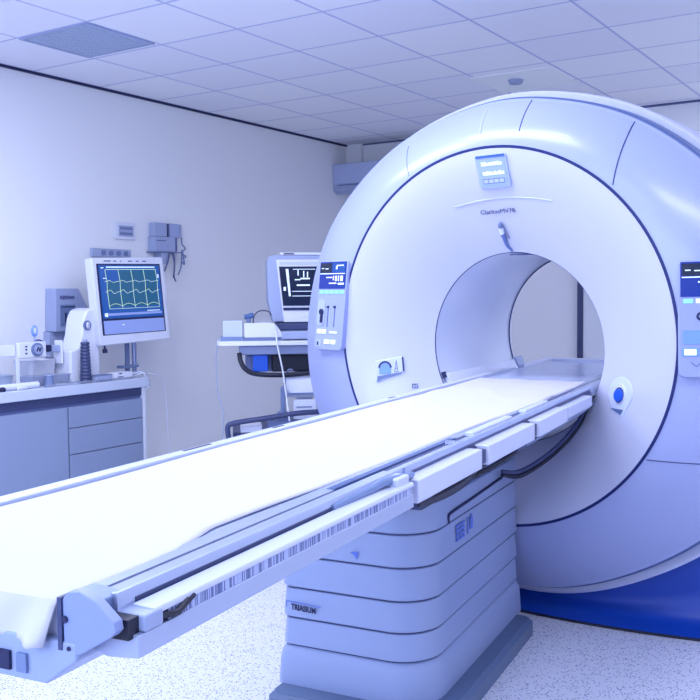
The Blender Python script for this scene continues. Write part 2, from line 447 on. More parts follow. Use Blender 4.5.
obj('bore_edge_line', ringstack(N(), [cring(.3585, YB+.0005), cring(.3555, YB+.0035), cring(.3575, YB+.006), cring(.361, YB+.003)], loop=True), LINE, gan)
obj('rear_edge_line', ringstack(N(), [cring(.3435, .744), cring(.3405, .747), cring(.343, .752), cring(.347, .749)], loop=True), LINE, gan)
# padded rail along the lower left of the bore, with clamp block at the rear
g = N()
def bore_at(y, ang, r): a = math.radians(ang); return gx(r*math.sin(a), y, ZB+r*math.cos(a))
rg = []
for k in range(9):
    y = .19+.54*k/8
    rg.append([bore_at(y, -109.5, .352), bore_at(y, -109.5, .330), bore_at(y, -117, .326), bore_at(y, -117, .352)])
obj('bore_rail', ringstack(N(), rg), RAILW, gan, bevel=.003)
rg = [[bore_at(y, -108, .352), bore_at(y, -108, .322), bore_at(y, -116, .322), bore_at(y, -116, .352)] for y in (.735, .79)]
obj('rail_clamp', ringstack(N(), rg), GREY, gan, bevel=.004)
rg = [[bore_at(y, a, r) for a, r in ((-108, .3535), (-108, .340), (-112, .338), (-112, .3535))] for y in (.182, .196)]
obj('rail_tip', ringstack(N(), rg), INK, gan)
# microphone slot strip in bore top
rg = [[bore_at(y, a, r) for a, r in ((-4, .352), (-4, .347), (7, .347), (7, .352))] for y in (.2, .52)]
obj('bore_light_strip', ringstack(N(), rg), CHAN, gan)
# seams in the fascia, and one painted highlight
def seam_or_glint(pts, f, name='seam_or_glint', r=.0016, m=LINE):
    return obj(name, tube(N(), [f(x, z, .0006) for x, z in pts], r, 6), m, gan)
def lin(a, b, n=10): return [(a[0]+(b[0]-a[0])*k/n, a[1]+(b[1]-a[1])*k/n) for k in range(n+1)]
seam_or_glint(lin((.123, .842), (.126, .725)), fas_xz)
seam_or_glint(lin((.499, .722), (.470, .512)), fas_xz, r=.002)
seam_or_glint(lin((.575, -.385), (.93, -.392), 14), fas_xz)
seam_or_glint(lin((-.385, .731), (-.336, .609)), fas_xz, r=.0012, m=CHAN)
seam_or_glint(lin((-.044, .825), (-.030, .735)), fas_xz, r=.003, m=mat('crease_and_highlight_grey', (0.5, 0.55, 0.75), .5))  # pale strip painted as a highlight wedge on the fascia
# emboss crease above the bore
seam_or_glint([(x, .503-.55*(x-.02)**2) for x in [-.17+.04*k for k in range(11)]], face_xz, 'embossed_crease', r=.0028, m=mat('crease_and_highlight_grey', (0.5, 0.55, 0.75), .5))

# status display at the top of the face
def plate_on(f, pts, thick, m, name, parent, bevel=.003, lift=0.0):
    """flat plate through four (x,z) corners on surface f"""
    P = [f(x, z, lift) for x, z in pts]
    c = sum(P, Vector())/len(P)
    n = (P[1]-P[0]).cross(P[-1]-P[0]).normalized()
    if n.y > 0: n = -n
    bm = N()
    A = [bm.verts.new(p+n*thick) for p in P]; B = [bm.verts.new(p-n*.004) for p in P]
    bm.faces.new(A); bm.faces.new(B[::-1])
    k = len(P)
    for i in range(k): bm.faces.new((A[i], A[(i+1) % k], B[(i+1) % k], B[i]))
    return obj(name, bm, m, parent, bevel=bevel), c, n
def rr_pts(x0, x1, z0, z1, r, sk=0.0):
    return [(x+sk*(z1-z), z) for x, z in rrect(x0, x1, z0, z1, r, 4)]
def surf_frame(f, x, z, lift=.0):
    p = f(x, z); px = f(x+.03, z); pz = f(x, z+.03)
    M = frame(p, px-p, pz-p)
    return M @ Matrix.Translation((0, 0, lift))
def sbox(bm, x0, x1, y0, y1, z0, z1, M): return box(bm, x0, x1, y0, y1, z0, z1, M)

DM = surf_frame(face_xz, .018, .597, .004)
dg_ = N(); prism(dg_, rrect(-.064, .064, -.062, .062, .014), -.008, .003)
for v in dg_.verts: v.co = DM @ v.co
disp = obj('status_display', dg_, mat('display_bezel', (0.38, 0.46, 0.74), .3), gan, bevel=.0025)
g = N(); prism(g, rrect(-.055, .055, -.052, .050, .008), .0032, .0042)
for v in g.verts: v.co = DM @ v.co
obj('display_pane', g, mat('display_pane', (0.36, 0.46, 0.76), .25), disp)
g = N(); sbox(g, -.058, .058, .053, .061, .0032, .006, DM); obj('display_hood', g, mat('hood_blue', (0.05, 0.14, 0.45), .3), disp)
for zz, ws in ((.030, (6, 9, 5, 8, 7, 10, 6, 8)), (-.004, (10, 12, 7, 5, 6, 5, 9, 8))):
    g = N(); u = -.040
    for q in ws:
        sbox(g, u, u+q*.0012, zz-.007, zz+.007-(q % 3)*.0015, .0043, .005, DM); u += q*.0012+.0018
    obj('display_characters', g, TRACEW, disp)
g = N(); sbox(g, -.044, .044, -.042, -.024, .0043, .005, DM); lb = obj('display_key_row', g, GREYD, disp)
g = N()
for k in range(4): sbox(g, -.041+k*.0215, -.0235+k*.0215, -.039, -.027, .0051, .006, DM)
obj('display_key', g, mat('key_pale', (0.5, 0.58, 0.85), .3), lb)
TM = surf_frame(face_xz, -.004, .459, .0045)
text('name_lettering', 'ClaritasMV78', .024, INKG, gan, TM, sx=1.1)

# little gooseneck intercom above the bore
g = N(); tube(g, [face_xz(.004, .312, .004), face_xz(-.008, .335, .007), face_xz(-.008, .365, .009), face_xz(-.009, .378, .011)], lambda t: .004+.006*t, 10, 6)
ic = obj('intercom_arm', g, mat('intercom_blue', (0.12, 0.18, 0.45), .4), gan)
g = N(); tube(g, [face_xz(-.009, .376, .011), face_xz(-.008, .402, .011)], .0092, 14); obj('intercom_body', g, PLW, ic)
g = N(); tube(g, [face_xz(-.008, .400, .011), face_xz(-.006, .413, .011), face_xz(-.0055, .417, .011)], lambda t: -.006*0+.0095-.006*t*t, 14); obj('intercom_cap', g, GREYD, ic)
g = N(); tube(g, [face_xz(-.010, .413, .007), face_xz(.002, .405, .01), face_xz(.008, .375, .008), face_xz(.009, .36, .004)], .0022, 8, 6); obj('intercom_wire', g, GREYD, ic)

# left grip recess with blue light and warning mark
GMx = surf_frame(face_xz, -.505, -.138, .0)
g = N(); prism(g, [(-.058, .034), (.052, .050), (.056, -.008), (.040, -.022), (-.045, -.052), (-.058, -.045)], -.012, .005)
for v in g.verts: v.co = GMx @ v.co
gr = obj('grip_housing', g, mat('housing_white', (0.6, 0.66, 0.88), .3), gan, bevel=.004)
g = N(); prism(g, [(-.018+.024*math.cos(a), .004+.026*math.sin(a)) for a in [PI*k/10 for k in range(11)]]+[(-.042, -.02), (.006, -.02)], .004, .0065)
for v in g.verts: v.co = GMx @ v.co
obj('blue_lamp', g, BTNL, gr)
g = N(); prism(g, [(-.018+r*math.cos(a), .006+r*math.sin(a)) for r, s in ((.027, 1), (.020, -1)) for a in [PI*(k if s > 0 else 10-k)/10 for k in range(11)]], .0066, .008)
for v in g.verts: v.co = GMx @ v.co
obj('lamp_hood', g, NAVY, gr)
g = N(); prism(g, [(-.05, -.028), (.05, -.012), (.045, -.020), (-.03, -.040), (-.052, -.052), (-.05, -.038)], .004, .0068)
for v in g.verts: v.co = GMx @ v.co
obj('grip_slot', g, GREYD, gr)
g = N()
for p, q in (((.020, -.012), (.027, .034)), ((.027, .034), (.034, -.010)), ((.022, .002), (.033, .004)), ((.018, -.012), (.036, -.010))):
    tube(g, [GMx @ Vector((*p, .0055)), GMx @ Vector((*q, .0055))], .0011, 5)
obj('warning_mark', g, INKG, gr)
g = N(); prism(g, [(.050, .048), (.056, .048), (.059, -.010), (.054, -.010)], .004, .0068)
for v in g.verts: v.co = GMx @ v.co
obj('housing_shadow_gap', g, LINE, gr)
LMx = surf_frame(face_xz, -.414, -.207, .001)
g = N()
for a, b, c, dd in ((-.012, .012, .006, .009), (-.012, .012, -.009, -.006), (-.012, -.009, -.006, .006), (-.002, .001, -.006, .006), (.006, .012, -.001, .002), (.009, .012, -.006, 0)):
    box(g, a, b, c, dd, -.001, .0012, LMx)
obj('small_label', g, INKG, gan)

# right grip recess with round blue push button
RM = surf_frame(face_xz, .446, -.192, .0) @ Matrix.Diagonal((1.28, 1.2, 1, 1))
g = N(); prism(g, [(.052*math.cos(a)+.004, .048*math.sin(a)+.006) for a in [math.radians(k) for k in range(-20, 225, 12)]]+[(-.030, -.048), (.026, -.064)], -.012, .004)
for v in g.verts: v.co = RM @ v.co
rg_ = obj('button_housing', g, mat('housing_white', (0.6, 0.66, 0.88), .3), gan, bevel=.004)
g = N(); cyl(g, RM @ Vector((.002, .004, .003)), RM @ Vector((.002, .004, .0075)), .037, 30, r2=.034)
obj('button_bezel', g, SHELLW, rg_)
g = N(); cyl(g, RM @ Vector((.005, .001, .007)), RM @ Vector((.005, .001, .0085)), .0265, 30); obj('button_gap', g, INK, rg_)
g = N(); cyl(g, RM @ Vector((.006, .0, .008)), RM @ Vector((.006, .0, .015)), .0235, 30, r2=.021); obj('push_button', g, BTNB, rg_)
g = N(); prism(g, [(-.028, -.040), (.028, -.038), (.020, -.054)], .0042, .0055)
for v in g.verts: v.co = RM @ v.co
obj('housing_wedge', g, CHAN, rg_)

# control panels either side of the face
def panel(sx):
    # u along +x seen from the front, centre of the panel
    cx = -.742 if sx < 0 else .783
    cz = .115 if sx < 0 else .073
    M = surf_frame(fas_xz, cx, cz, 0) @ Matrix.Diagonal((.95 if sx < 0 else 1.08, .87, 1, 1))
    a = .006
    p = N(); prism(p, rrect(-.095, .092, -.205, .215, .02), -.03, .006+a)
    sh = -.022 if sx < 0 else .0
    for v in p.verts:
        v.co = M @ Vector((v.co.x+sh*(-(v.co.y)/.2), v.co.y, v.co.z))
    pan = obj('control_panel', p, mat('panel_blue_white', (0.34, 0.39, 0.70), .35), gan, bevel=.004)
    def V(u, v, w): return M @ Vector((u-sh*v/.2, v, w))
    def pb(name, u0, u1, v0, v1, m, w0=.0055+a, w1=.0085+a, parent=pan, bm=None):
        g = bm or N()
        P = [(u0, v0), (u1, v0), (u1, v1), (u0, v1)]
        A = [g.verts.new(V(u, v, w0)) for u, v in P]; B = [g.verts.new(V(u, v, w1)) for u, v in P]
        g.faces.new(A[::-1]); g.faces.new(B)
        for i in range(4): g.faces.new((A[i], A[(i+1) % 4], B[(i+1) % 4], B[i]))
        return obj(name, g, m, parent) if bm is None else g
    scr = pb('screen', -.088, .085, .085, .21, SCR_BLUE)
    W = .0085+a
    pb('screen_window', -.084, -.008, .160, .204, SCR_DARK, W, W+.001, scr)
    pb('screen_window', -.004, .081, .160, .204, SCR_DARK if sx > 0 else SCR_MID, W, W+.001, scr)
    g = N()
    for u0, u1, v0, v1 in ((-.084, .081, .153, .157), (-.075, -.06, .178, .182), (-.05, -.03, .176, .180), (.025, .07, .19, .195), (.02, .03, .175, .19), (-.04, .0, .135, .14), (.005, .012, .125, .145), (.02, .03, .12, .145), (.038, .046, .12, .145), (.055, .07, .12, .145), (-.02, .03, .108, .113), (.04, .08, .104, .112)):
        pb('', u0, u1, v0, v1, None, W+.001, W+.0018, None, g)
    obj('screen_marks', g, TRACEW, scr)
    for k in range(5 if sx < 0 else 4):
        pb('soft_key', -.080+k*.034, -.054+k*.034, .062, .078, CYAN if k % 2 == 0 or sx < 0 else BTNW)
    if sx < 0:
        g = N(); prism(g, rrect(-.085, -.035, -.09, .035, .02), .005+a, .009+a)
        for v in g.verts: v.co = V(v.co.x, v.co.y, v.co.z)
        kh = obj('knob_plate', g, mat('panel_pale', (0.42, 0.48, 0.76), .35), pan)
        g = N(); cyl(g, V(-.055, -.025, .008+a), V(-.055, -.025, .014+a), .013, 16); obj('knob', g, INK, kh)
        pb('knob_lever', -.060, -.045, -.075, -.04, INK, .009+a, .013+a, kh)
        for u in (-.015, .03):
            pb('slider_slot', u-.002, u+.002, -.095, .005, INKG, .0055+a, .0075+a)
            pb('slider_tab', u-.008, u+.004, -.005, .004, INK, .0055+a, .0105+a)
        for k, u in enumerate((-.078, -.045)): pb('lit_key', u, u+.026, -.127, -.107, BTNW)
        pb('lit_key', .005, .055, -.124, -.116, BTNW)
        pb('square_key', -.082, -.045, -.19, -.155, mat('panel_pale', (0.42, 0.48, 0.76), .35))
        pb('square_key_mark', -.072, -.062, -.182, -.166, INK, .0086+a, .0095+a)
        pb('lit_key', -.025, .01, -.175, -.155, BTNW); pb('lit_key', .02, .05, -.175, -.155, BTNW)
    else:
        g = N(); tube(g, [V(-.012+.030*math.cos(t), .015+.018*math.sin(t), .008+a) for t in [2*PI*k/24 for k in range(25)]], .0035, 8); obj('oval_emblem_ring', g, INK, pan)
        g = N(); tube(g, [V(-.03, .02, .008+a), V(-.015, .012, .008+a), V(-.005, .022, .008+a), V(.012, .012, .008+a)], .002, 6); obj('oval_emblem', g, INKG, pan)
        pb('blue_key', -.082, -.02, -.085, -.035, BTNL); pb('dark_key', -.016, .0, -.085, -.03, DARK); pb('blue_key', .004, .07, -.085, -.04, BTNL)
        pb('light_bar', -.085, .085, -.128, -.098, BTNL); pb('lit_key', -.078, -.045, -.124, -.102, BTNW, .0086+a, .0095+a); pb('lit_key', -.005, .07, -.120, -.104, CYAN, .0086+a, .0095+a)
        g = N()
        for u in (-.06, .01): tube(g, [V(u, -.15, .007+a), V(u+.015, -.165, .007+a), V(u+.03, -.148, .007+a)], .0012, 5)
        obj('panel_marks', g, INKG, pan)
panel(-1); panel(1)

# blue foot
g = N()
xs = [-.96+1.92*k/48 for k in range(49)]
RBASE = .935
def bz(x): return min(.86, ZC-math.sqrt(max(RBASE**2-x*x, 0.0005)))
def by(x, dz=0): return .275+.22*x*x
rows = []
for s in range(7):
    rows.append([Vector((x, by(x)-.04*(1-min(1, s/2)), .018+(bz(x)-.018)*(s/6 if s > 2 else s*.12/2*1.0))) for x in xs])
rows = [[Vector((x, by(x)-.115*(1-s), .012+(min(.05, bz(x))-.012)*s)) for x in xs] for s in (0, .5, 1)] + [[Vector((x, by(x), .05+(bz(x)-.05)*s)) for x in xs] for s in (.33, .66, 1)]
rows += [[Vector((x, .76, bz(x))) for x in xs], [Vector((x, .76, .012)) for x in xs]]
ringstack(g, rows, closed=False, cap=False, loop=True)
for e in (0, -1):
    vs = [v for v in g.verts if abs(v.co.x-xs[e]) < 1e-6]
    g.faces.new([v for v in sorted(vs, key=lambda v: (math.atan2(v.co.z-.3, v.co.y-.6)))])
obj('blue_foot', g, BLUE, gan, smooth=75)
g = N()
rows = [[Vector((x, by(x)-.111, 0.0)) for x in xs], [Vector((x, by(x)-.111, .013)) for x in xs], [Vector((x, .74, .013)) for x in xs], [Vector((x, .74, 0)) for x in xs]]
ringstack(g, rows, closed=False, cap=False, loop=True)
obj('toe_kick', g, BLACK, gan)

# ============================================================ PATIENT TABLE
tab = thing('scanner_table', 'long patient table with metal side rails on a ribbed pedestal', 'scanner table', (0, 0, 0), A_TABLE)
ZT = ZC
YN = -2.545   # near end
# cradle body
g = N(); prism(g, [(-.125, ZT-.170), (.318, ZT-.170), (.318, ZT-.186), (.29, ZT-.205), (-.10, ZT-.205), (-.125, ZT-.19)], YN+.02, 1.46, 'y')
obj('cradle', g, CARB, tab, bevel=.003)
g = N(); prism(g, [(-.150, ZT-.163), (-.146, ZT-.158), (-.130, ZT-.158), (-.124, ZT-.163), (-.124, ZT-.20), (-.150, ZT-.20)], YN, 1.46, 'y')
obj('left_rail', g, RAILW, tab, bevel=.002)
g = N(); prism(g, [(-.124, ZT-.161), (-.117, ZT-.161), (-.117, ZT-.175), (-.124, ZT-.175)], YN+.03, .9, 'y')
obj('left_rail_groove', g, RAIL, tab)
for a, b in ((-1.70, -1.60), (-1.33, -1.28), (-.62, -.57)):
    g = N(); box(g, -.139, -.131, a, b, ZT-.1585, ZT-.1573); obj('rail_slot', g, INK, tab)
# right side: groove, inner rail, lip, gap, outer rail
g = N(); prism(g, [(.286, ZT-.165), (.312, ZT-.1655), (.312, ZT-.185), (.286, ZT-.185)], YN+.06, 1.2, 'y')
obj('cradle_edge_strip', g, RAIL, tab)
g = N(); prism(g, [(.296, ZT-.1645), (.3125, ZT-.1635), (.3125, ZT-.175), (.296, ZT-.175)], -1.90, -1.28, 'y')
obj('edge_cushion', g, mat('cushion_blue', (0.06, 0.10, 0.26), .35), tab, bevel=.001)
g = N(); prism(g, [(.312, ZT-.169), (.323, ZT-.169), (.323, ZT-.195), (.312, ZT-.195)], YN+.02, .6, 'y')
obj('rail_groove', g, INK, tab)
g = N(); prism(g, [(.3225, ZT-.163), (.346, ZT-.1625), (.348, ZT-.158), (.355, ZT-.158), (.357, ZT-.162), (.357, ZT-.20), (.3225, ZT-.20)], YN+.03, .35, 'y')
obj('inner_rail', g, RAIL, tab, bevel=.0012)
g = N(); prism(g, [(.357, ZT-.170), (.3582, ZT-.170), (.3582, ZT-.179), (.3625, ZT-.179), (.3625, ZT-.20), (.357, ZT-.20)], YN+.06, .0, 'y')
obj('rail_gap', g, DARK, tab)
g = N(); prism(g, [(.361, ZT-.174), (.390, ZT-.1755), (.392, ZT-.178), (.392, ZT-.183), (.361, ZT-.183)], YN+.05, -1.74, 'y')
obj('outer_rail_top', g, RAILW, tab, bevel=.001)
g = N(); prism(g, [(.361, ZT-.183), (.390, ZT-.183), (.390, ZT-.196), (.361, ZT-.196)], YN+.075, -1.745, 'y')
obj('ribbed_strip', g, BRUSH, tab)
g = N(); prism(g, [(.33, ZT-.196), (.392, ZT-.196), (.392, ZT-.221), (.35, ZT-.225), (.33, ZT-.22)], YN+.02, -1.74, 'y')
obj('outer_rail', g, RAIL, tab, bevel=.0015)
g = N(); box(g, .352, .394, YN+.03, YN+.062, ZT-.196, ZT-.177)
obj('rail_end_block', g, GREY, tab, bevel=.003)
g = N(); tube(g, [(.388, YN+.06, ZT-.187), (.394, YN+.085, ZT-.19), (.391, YN+.11, ZT-.183)], .004, 8, 4); tube(g, [(.393, YN+.09, ZT-.193), (.394, YN+.12, ZT-.180)], .0025, 6)
obj('locking_screw', g, BLACK, tab)
# near end fittings
g = N(); prism(g, [(.311, ZT-.160), (.318, ZT-.152), (.334, ZT-.149), (.356, ZT-.157), (.380, ZT-.176), (.382, ZT-.186), (.376, ZT-.192), (.332, ZT-.218), (.320, ZT-.217), (.312, ZT-.210)], YN-.004, YN+.010, 'y')
ep = obj('end_plate', g, mat('plate_grey', (0.27, 0.33, 0.60), .4), tab, bevel=.0015)
g = N(); box(g, .3055, .3112, YN-.006, YN+.02, ZT-.215, ZT-.158); obj('plate_edge', g, DARK, tab)
for x, z in ((.307, -.181), (.312, -.212)):
    g = N(); cyl(g, (x+.008, YN-.0045, ZT+z), (x+.008, YN-.0065, ZT+z), .004 if z > -.2 else .0025, 12); obj('bolt', g, INK, ep)
g = N(); prism(g, [(.310, ZT-.156), (.352, ZT-.160), (.352, ZT-.2), (.310, ZT-.21)], YN+.010, YN+.05, 'y')
obj('end_bracket', g, RAILB, tab, bevel=.003)
g = N(); prism(g, [(-.15, ZT-.166), (.312, ZT-.166), (.312, ZT-.214), (-.15, ZT-.214)], YN+.006, YN+.03, 'y')
obj('end_beam', g, RAILW, tab, bevel=.004)
g = N(); box(g, .352, .385, YN+.012, YN+.03, ZT-.200, ZT-.178); obj('dark_cavity', g, BLACK, tab)
# chassis
g = N(); prism(g, [(-.13, ZT-.205), (.33, ZT-.205), (.33, ZT-.225), (.285, ZT-.257), (-.08, ZT-.257), (-.13, ZT-.23)], YN-.005, .30, 'y')
g3 = N(); box(g3, -.10, .26, 1.33, 1.42, ZT-.172, ZT-.158); obj('far_end_stop', g3, RAILW, tab, bevel=.003)
ch = obj('chassis', g, PED, tab, bevel=.004)
for a, b in ((.222, .238), (.248, .262)):
    g = N(); box(g, a, b, YN-.009, YN-.004, ZT-.247, ZT-.226); obj('end_socket', g, INK if a < .24 else RAILB, ch)
# side modules, white blocks
for a, b in ((-1.715, -1.335), (-1.285, -.885), (-.83, -.50)):
    g = N(); box(g, .332, .392, a, b, ZT-.220, ZT-.176)
    sm = obj('side_module', g, SHELLW, tab, bevel=.003)
    g = N(); box(g, .3245, .346, a+(.03 if a > -1.5 else .33), b-.05, ZT-.164, ZT-.153); obj('module_clip', g, RAILW, sm, bevel=.003)
    g = N(); box(g, .34, .384, b, b+.05, ZT-.214, ZT-.184); obj('module_joint', g, DARK, sm)
g = N(); prism(g, [(.332, ZT-.178), (.388, ZT-.180), (.388, ZT-.214), (.332, ZT-.218)], -.48, -.12, 'y')
obj('side_module', g, RAILW, tab, bevel=.003)
# lever on the rail
g = N(); tube(g, [(.357, -2.0, ZT-.172), (.362, -1.86, ZT-.168), (.366, -1.82, ZT-.164), (.374, -1.76, ZT-.166), (.372, -1.70, ZT-.17)], lambda t: .006+.002*math.sin(PI*t), 10, 5)
lv = obj('release_lever', g, RAILB, tab)
g = N(); box(g, .358, .386, -1.80, -1.745, ZT-.178, ZT-.160); obj('lever_grip', g, RAILW, lv, bevel=.004)
g = N(); box(g, .372, .376, -1.745, -1.741, ZT-.178, ZT-.150); obj('lever_pin', g, GREYD, lv)
# underframe between chassis and pedestal
g = N(); prism(g, [(.375, ZT-.222), (.30, ZT-.222), (-.08, ZT-.25), (-.22, ZT-.41), (.03, ZT-.41), (.095, ZT-.41), (.335, ZT-.255)], -.80, -.05, 'y')
g2 = g
obj('underframe', g, PED, tab, bevel=.006)
g = N(); prism(g, [(.36, ZT-.225), (.28, ZT-.225), (-.08, ZT-.25), (-.14, ZT-.34), (.18, ZT-.34)], -.05, .26, 'y')
obj('underframe_tongue', g, PED, tab, bevel=.006)
g = N()
for k, (a, b) in enumerate(((-1.66, -1.42), (-1.36, -1.18), (-1.0, -.80), (-.72, -.56))):
    box(g, .320, .375, a, b, ZT-.230, ZT-.220)
obj('slide_bearings', g, BLACK, tab, bevel=.002)
g = N(); tube(g, [(.33, -1.72, ZT-.235), (.28, -1.55, ZT-.262), (.25, -1.30, ZT-.30), (.335, -1.1, ZT-.262), (.36, -.9, ZT-.24)], .007, 8, 6)
obj('slide_cable', g, BLACK, tab)
g = N(); tube(g, [(.366, -1.05, ZT-.228), (.355, -.6, ZT-.234), (.345, -.15, ZT-.240), (.34, .05, ZT-.236)], .004, 8, 6)
obj('guide_wire', g, BLACK, tab)
g = N(); box(g, .325, .331, -1.72, -.12, ZT-.184, ZT-.162); obj('module_shadow_gap', g, DARK, tab)
g = N(); tube(g, [(.385, -1.70, ZT-.226), (.378, -1.55, ZT-.236), (.36, -1.38, ZT-.243), (.345, -1.24, ZT-.236), (.35, -1.15, ZT-.226)], lambda t: .004+.008*math.sin(PI*t), 10, 6)
obj('pull_handle', g, BLACK, tab)
g = N(); box(g, .35, .386, -1.70, -1.63, ZT-.236, ZT-.220); box(g, .35, .384, -1.02, -.93, ZT-.232, ZT-.220); obj('module_latch', g, DARK, tab, bevel=.002)
for k, dz in enumerate((0, -.016)):
    g = N(); tube(g, [(.12, -.26, ZT-.43+dz*.6), (.165, -.20, ZT-.436+dz), (.222, -.08, ZT-.40+dz), (.272, .01, ZT-.345+dz), (.305, .07, ZT-.29+dz), (.325, .10, ZT-.235+dz), (.335, .16, ZT-.21)], .0075, 10, 6)
    obj('cable_hose', g, [DARK, BLACK][k], tab)
# pedestal: five overlapping covers and a flared skirt
PX0, PX1, PY0, PY1 = -.362, .10, -.90, .01
def plan(e, z, bow=.018, n=6):
    pts = []
    for cx_, cy_, a, r in ((PX1, PY1, 0, .02), (PX0, PY1, 90, .02), (PX0, PY0, 180, .025), (PX1, PY0, 270, .11)):
        qx = cx_-r if cx_ == PX1 else cx_+r; qy = cy_-r if cy_ == PY1 else cy_+r
        for k in range(8):
            t = math.radians(a+90*k/7); pts.append((qx+r*math.cos(t), qy+r*math.sin(t)))
    out = []
    for x, y in pts:
        if y < PY0+.09: y -= bow*(1-((x-(PX0+PX1)/2)/.26)**2) if abs(x-(PX0+PX1)/2) < .26 else 0
        out.append(Vector((x, y, z)))
    return out
def densify(ring, d=.03):
    out = []
    for i in range(len(ring)):
        a, b = ring[i], ring[(i+1) % len(ring)]
        n = max(1, int((b-a).length/d))
        for k in range(n): out.append(a+(b-a)*k/n)
    return out
def cover(z0, z1, e0, e1):
    base = densify(plan(0, 0)); cx, cy = (PX0+PX1)/2, (PY0+PY1)/2
    def R_(e, z): return [Vector((cx+(p.x-cx)*(1+e/.23), cy+(p.y-cy)*(1+e/.45), z)) if True else p for p in base]
    return ringstack(N(), [R_(e0-.007, z0+.0), R_(e0, z0+.004), R_(e0, z0+.010), R_(e1, z1-.008), R_(e1-.001, z1-.003), R_(e1-.007, z1)])
LV = [-.422, -.505, -.600, -.695, -.785, -.868]
for k in range(5):
    pc = obj('pedestal_cover', cover(ZT+LV[k+1]+.002, ZT+LV[k]-.001, 0.0, -.004), PED, tab, smooth=50)
    if k == 2: logo_parent = pc
    if k == 1: st_parent = pc
obj('pedestal_core', cover(ZT-.88, ZT-.424, -.008, -.008), DARK, tab)
base = densify(plan(0, 0)); cx, cy = (PX0+PX1)/2, (PY0+PY1)/2
def R2(e, z): return [Vector((cx+(p.x-cx)*(1+e/.23), min(cy+(p.y-cy)*(1+e/.45), .004), z)) for p in base]
obj('pedestal_skirt', ringstack(N(), [R2(.013, .058), R2(.0125, .075), R2(.009, .135), R2(.005, .155), R2(0, .166), R2(-.006, .171)]), PED, tab, smooth=50)
g = N()
ringstack(g, [[Vector((x, y, z)) for x, y in rrect(PX0-.004+e, PX1+.075-e, PY0-.10+e, -.04-e, .03, 4)] for e, z in ((0, 0), (0, .045), (.012, .058), (.012, .060))])
obj('base_plate', g, SLAB, tab, smooth=30)
g = N(); box(g, -.30, .092, -.93, -.60, ZT-.4225, ZT-.400); obj('pedestal_top_shade', g, BLACK, tab)  # black slab painted as the shade over the pedestal top
# grip line and stickers on the right face
g = N(); tube(g, [(.101, -.735, ZT-.500), (.101, -.738, ZT-.482), (.101, -.71, ZT-.474), (.101, -.5, ZT-.470), (.101, -.2, ZT-.462)], .0045, 8, 5)
obj('grip_line', g, INK, tab)
SM = frame((.1005, -.625, ZT-.548), (0, 1, 0), (0, 0, 1))
g = N()
for k in range(4): box(g, -.045, .035, -.024+k*.014, -.017+k*.014, 0, .0012, SM)
for k in range(3): box(g, -.04+k*.028, -.035+k*.028, -.024, .025, 0, .0014, SM)
obj('printed_sticker', g, STICK, st_parent)
g = N(); box(g, .060, .068, -.024, .028, 0, .0012, SM); box(g, .085, .112, -.014, .022, 0, .0012, SM); box(g, .094, .104, .022, .032, 0, .0012, SM)
obj('pictogram_sticker', g, STICK, st_parent)
g = N(); prism(g, [(-.13, ZT-.566), (-.105, ZT-.563), (-.11, ZT-.585), (-.118, ZT-.572)], PY0-.0165, PY0-.0145, 'y')
obj('blue_mark', g, STICK, st_parent)
LM = frame((-.285, PY0-.0105, ZT-.752), (1, -.055, -.0), (0, 0, 1))
LM = LM @ Matrix.Rotation(-.06, 4, 'Y')
text('maker_lettering', 'TRIASIUM', .024, INK, logo_parent, LM @ Matrix.Translation((0, 0, .001)), bold=True, sx=.85)
g = N(); box(g, -.062, .062, .014, .0165, 0, .0012, LM); box(g, -.062, -.06, -.004, .0165, 0, .0012, LM)
obj('label_outline', g, STICK, logo_parent)

# sheet
def sheet():
    bm = N()
    def right(y):
        K = [(-2.57, .298), (-2.40, .300), (-2.32, .297), (-2.27, .285), (-2.20, .268), (-2.05, .272), (-1.9, .280), (-1.3, .290), (-.9, .296), (-.75, .302), (-.4, .306), (.0, .306), (.22, .300)]
        for i in range(len(K)-1):
            if y <= K[i+1][0]:
                t = (y-K[i][0])/(K[i+1][0]-K[i][0]); return K[i][1]+(K[i+1][1]-K[i][1])*t
        return K[-1][1]
    NX, NY = 44, 150
    rows = []
    def zz(u, y):
        z = ZT-.163+.0012*math.sin(7*y+3*u)+.0008*math.sin(19*u+4*y)
        if y > -.95: z += .003*math.exp(-((y+.3-.15*math.sin(6*u))/.05)**2)
        return z
    # drape at the near end
    for k in range(9):
        t = 1-k/8
        row = []
        for i in range(NX+1):
            u = i/NX; x = -.116+(.298+.116)*u
            fold = .007*(1+math.sin(u*26+1.5*t))*t**.7 + .009*t*math.exp(-((u-.95)/.03)**2)
            row.append(Vector((x-.004*t*(u > .97), YN+.002-.006*t**2-fold, ZT-.165-.042*t+.004*t*math.sin(u*5))))
        rows.append(row)
    for j in range(NY+1):
        y = -2.540+(2.540+.22)*j/NY
        r = right(y)
        rows.append([Vector((-.116+(r+.116)*i/NX, y, zz(i/NX, y)-(.003 if j == 0 else 0) - (.0025 if i in (0, NX) else 0))) for i in range(NX+1)])
    V = [[bm.verts.new(p) for p in r] for r in rows]
    for a in range(len(V)-1):
        for i in range(NX): bm.faces.new((V[a][i], V[a][i+1], V[a+1][i+1], V[a+1][i]))
    o = obj('bed_sheet', bm, SHEETM, None, smooth=80)
    s = o.modifiers.new('thick', 'SOLIDIFY'); s.thickness = .0022; s.offset = -1
    o.rotation_euler = (0, 0, A_TABLE)
    return tag(o, 'smooth white sheet spread over the scanner table and draped over its near end', 'sheet')
sheet()

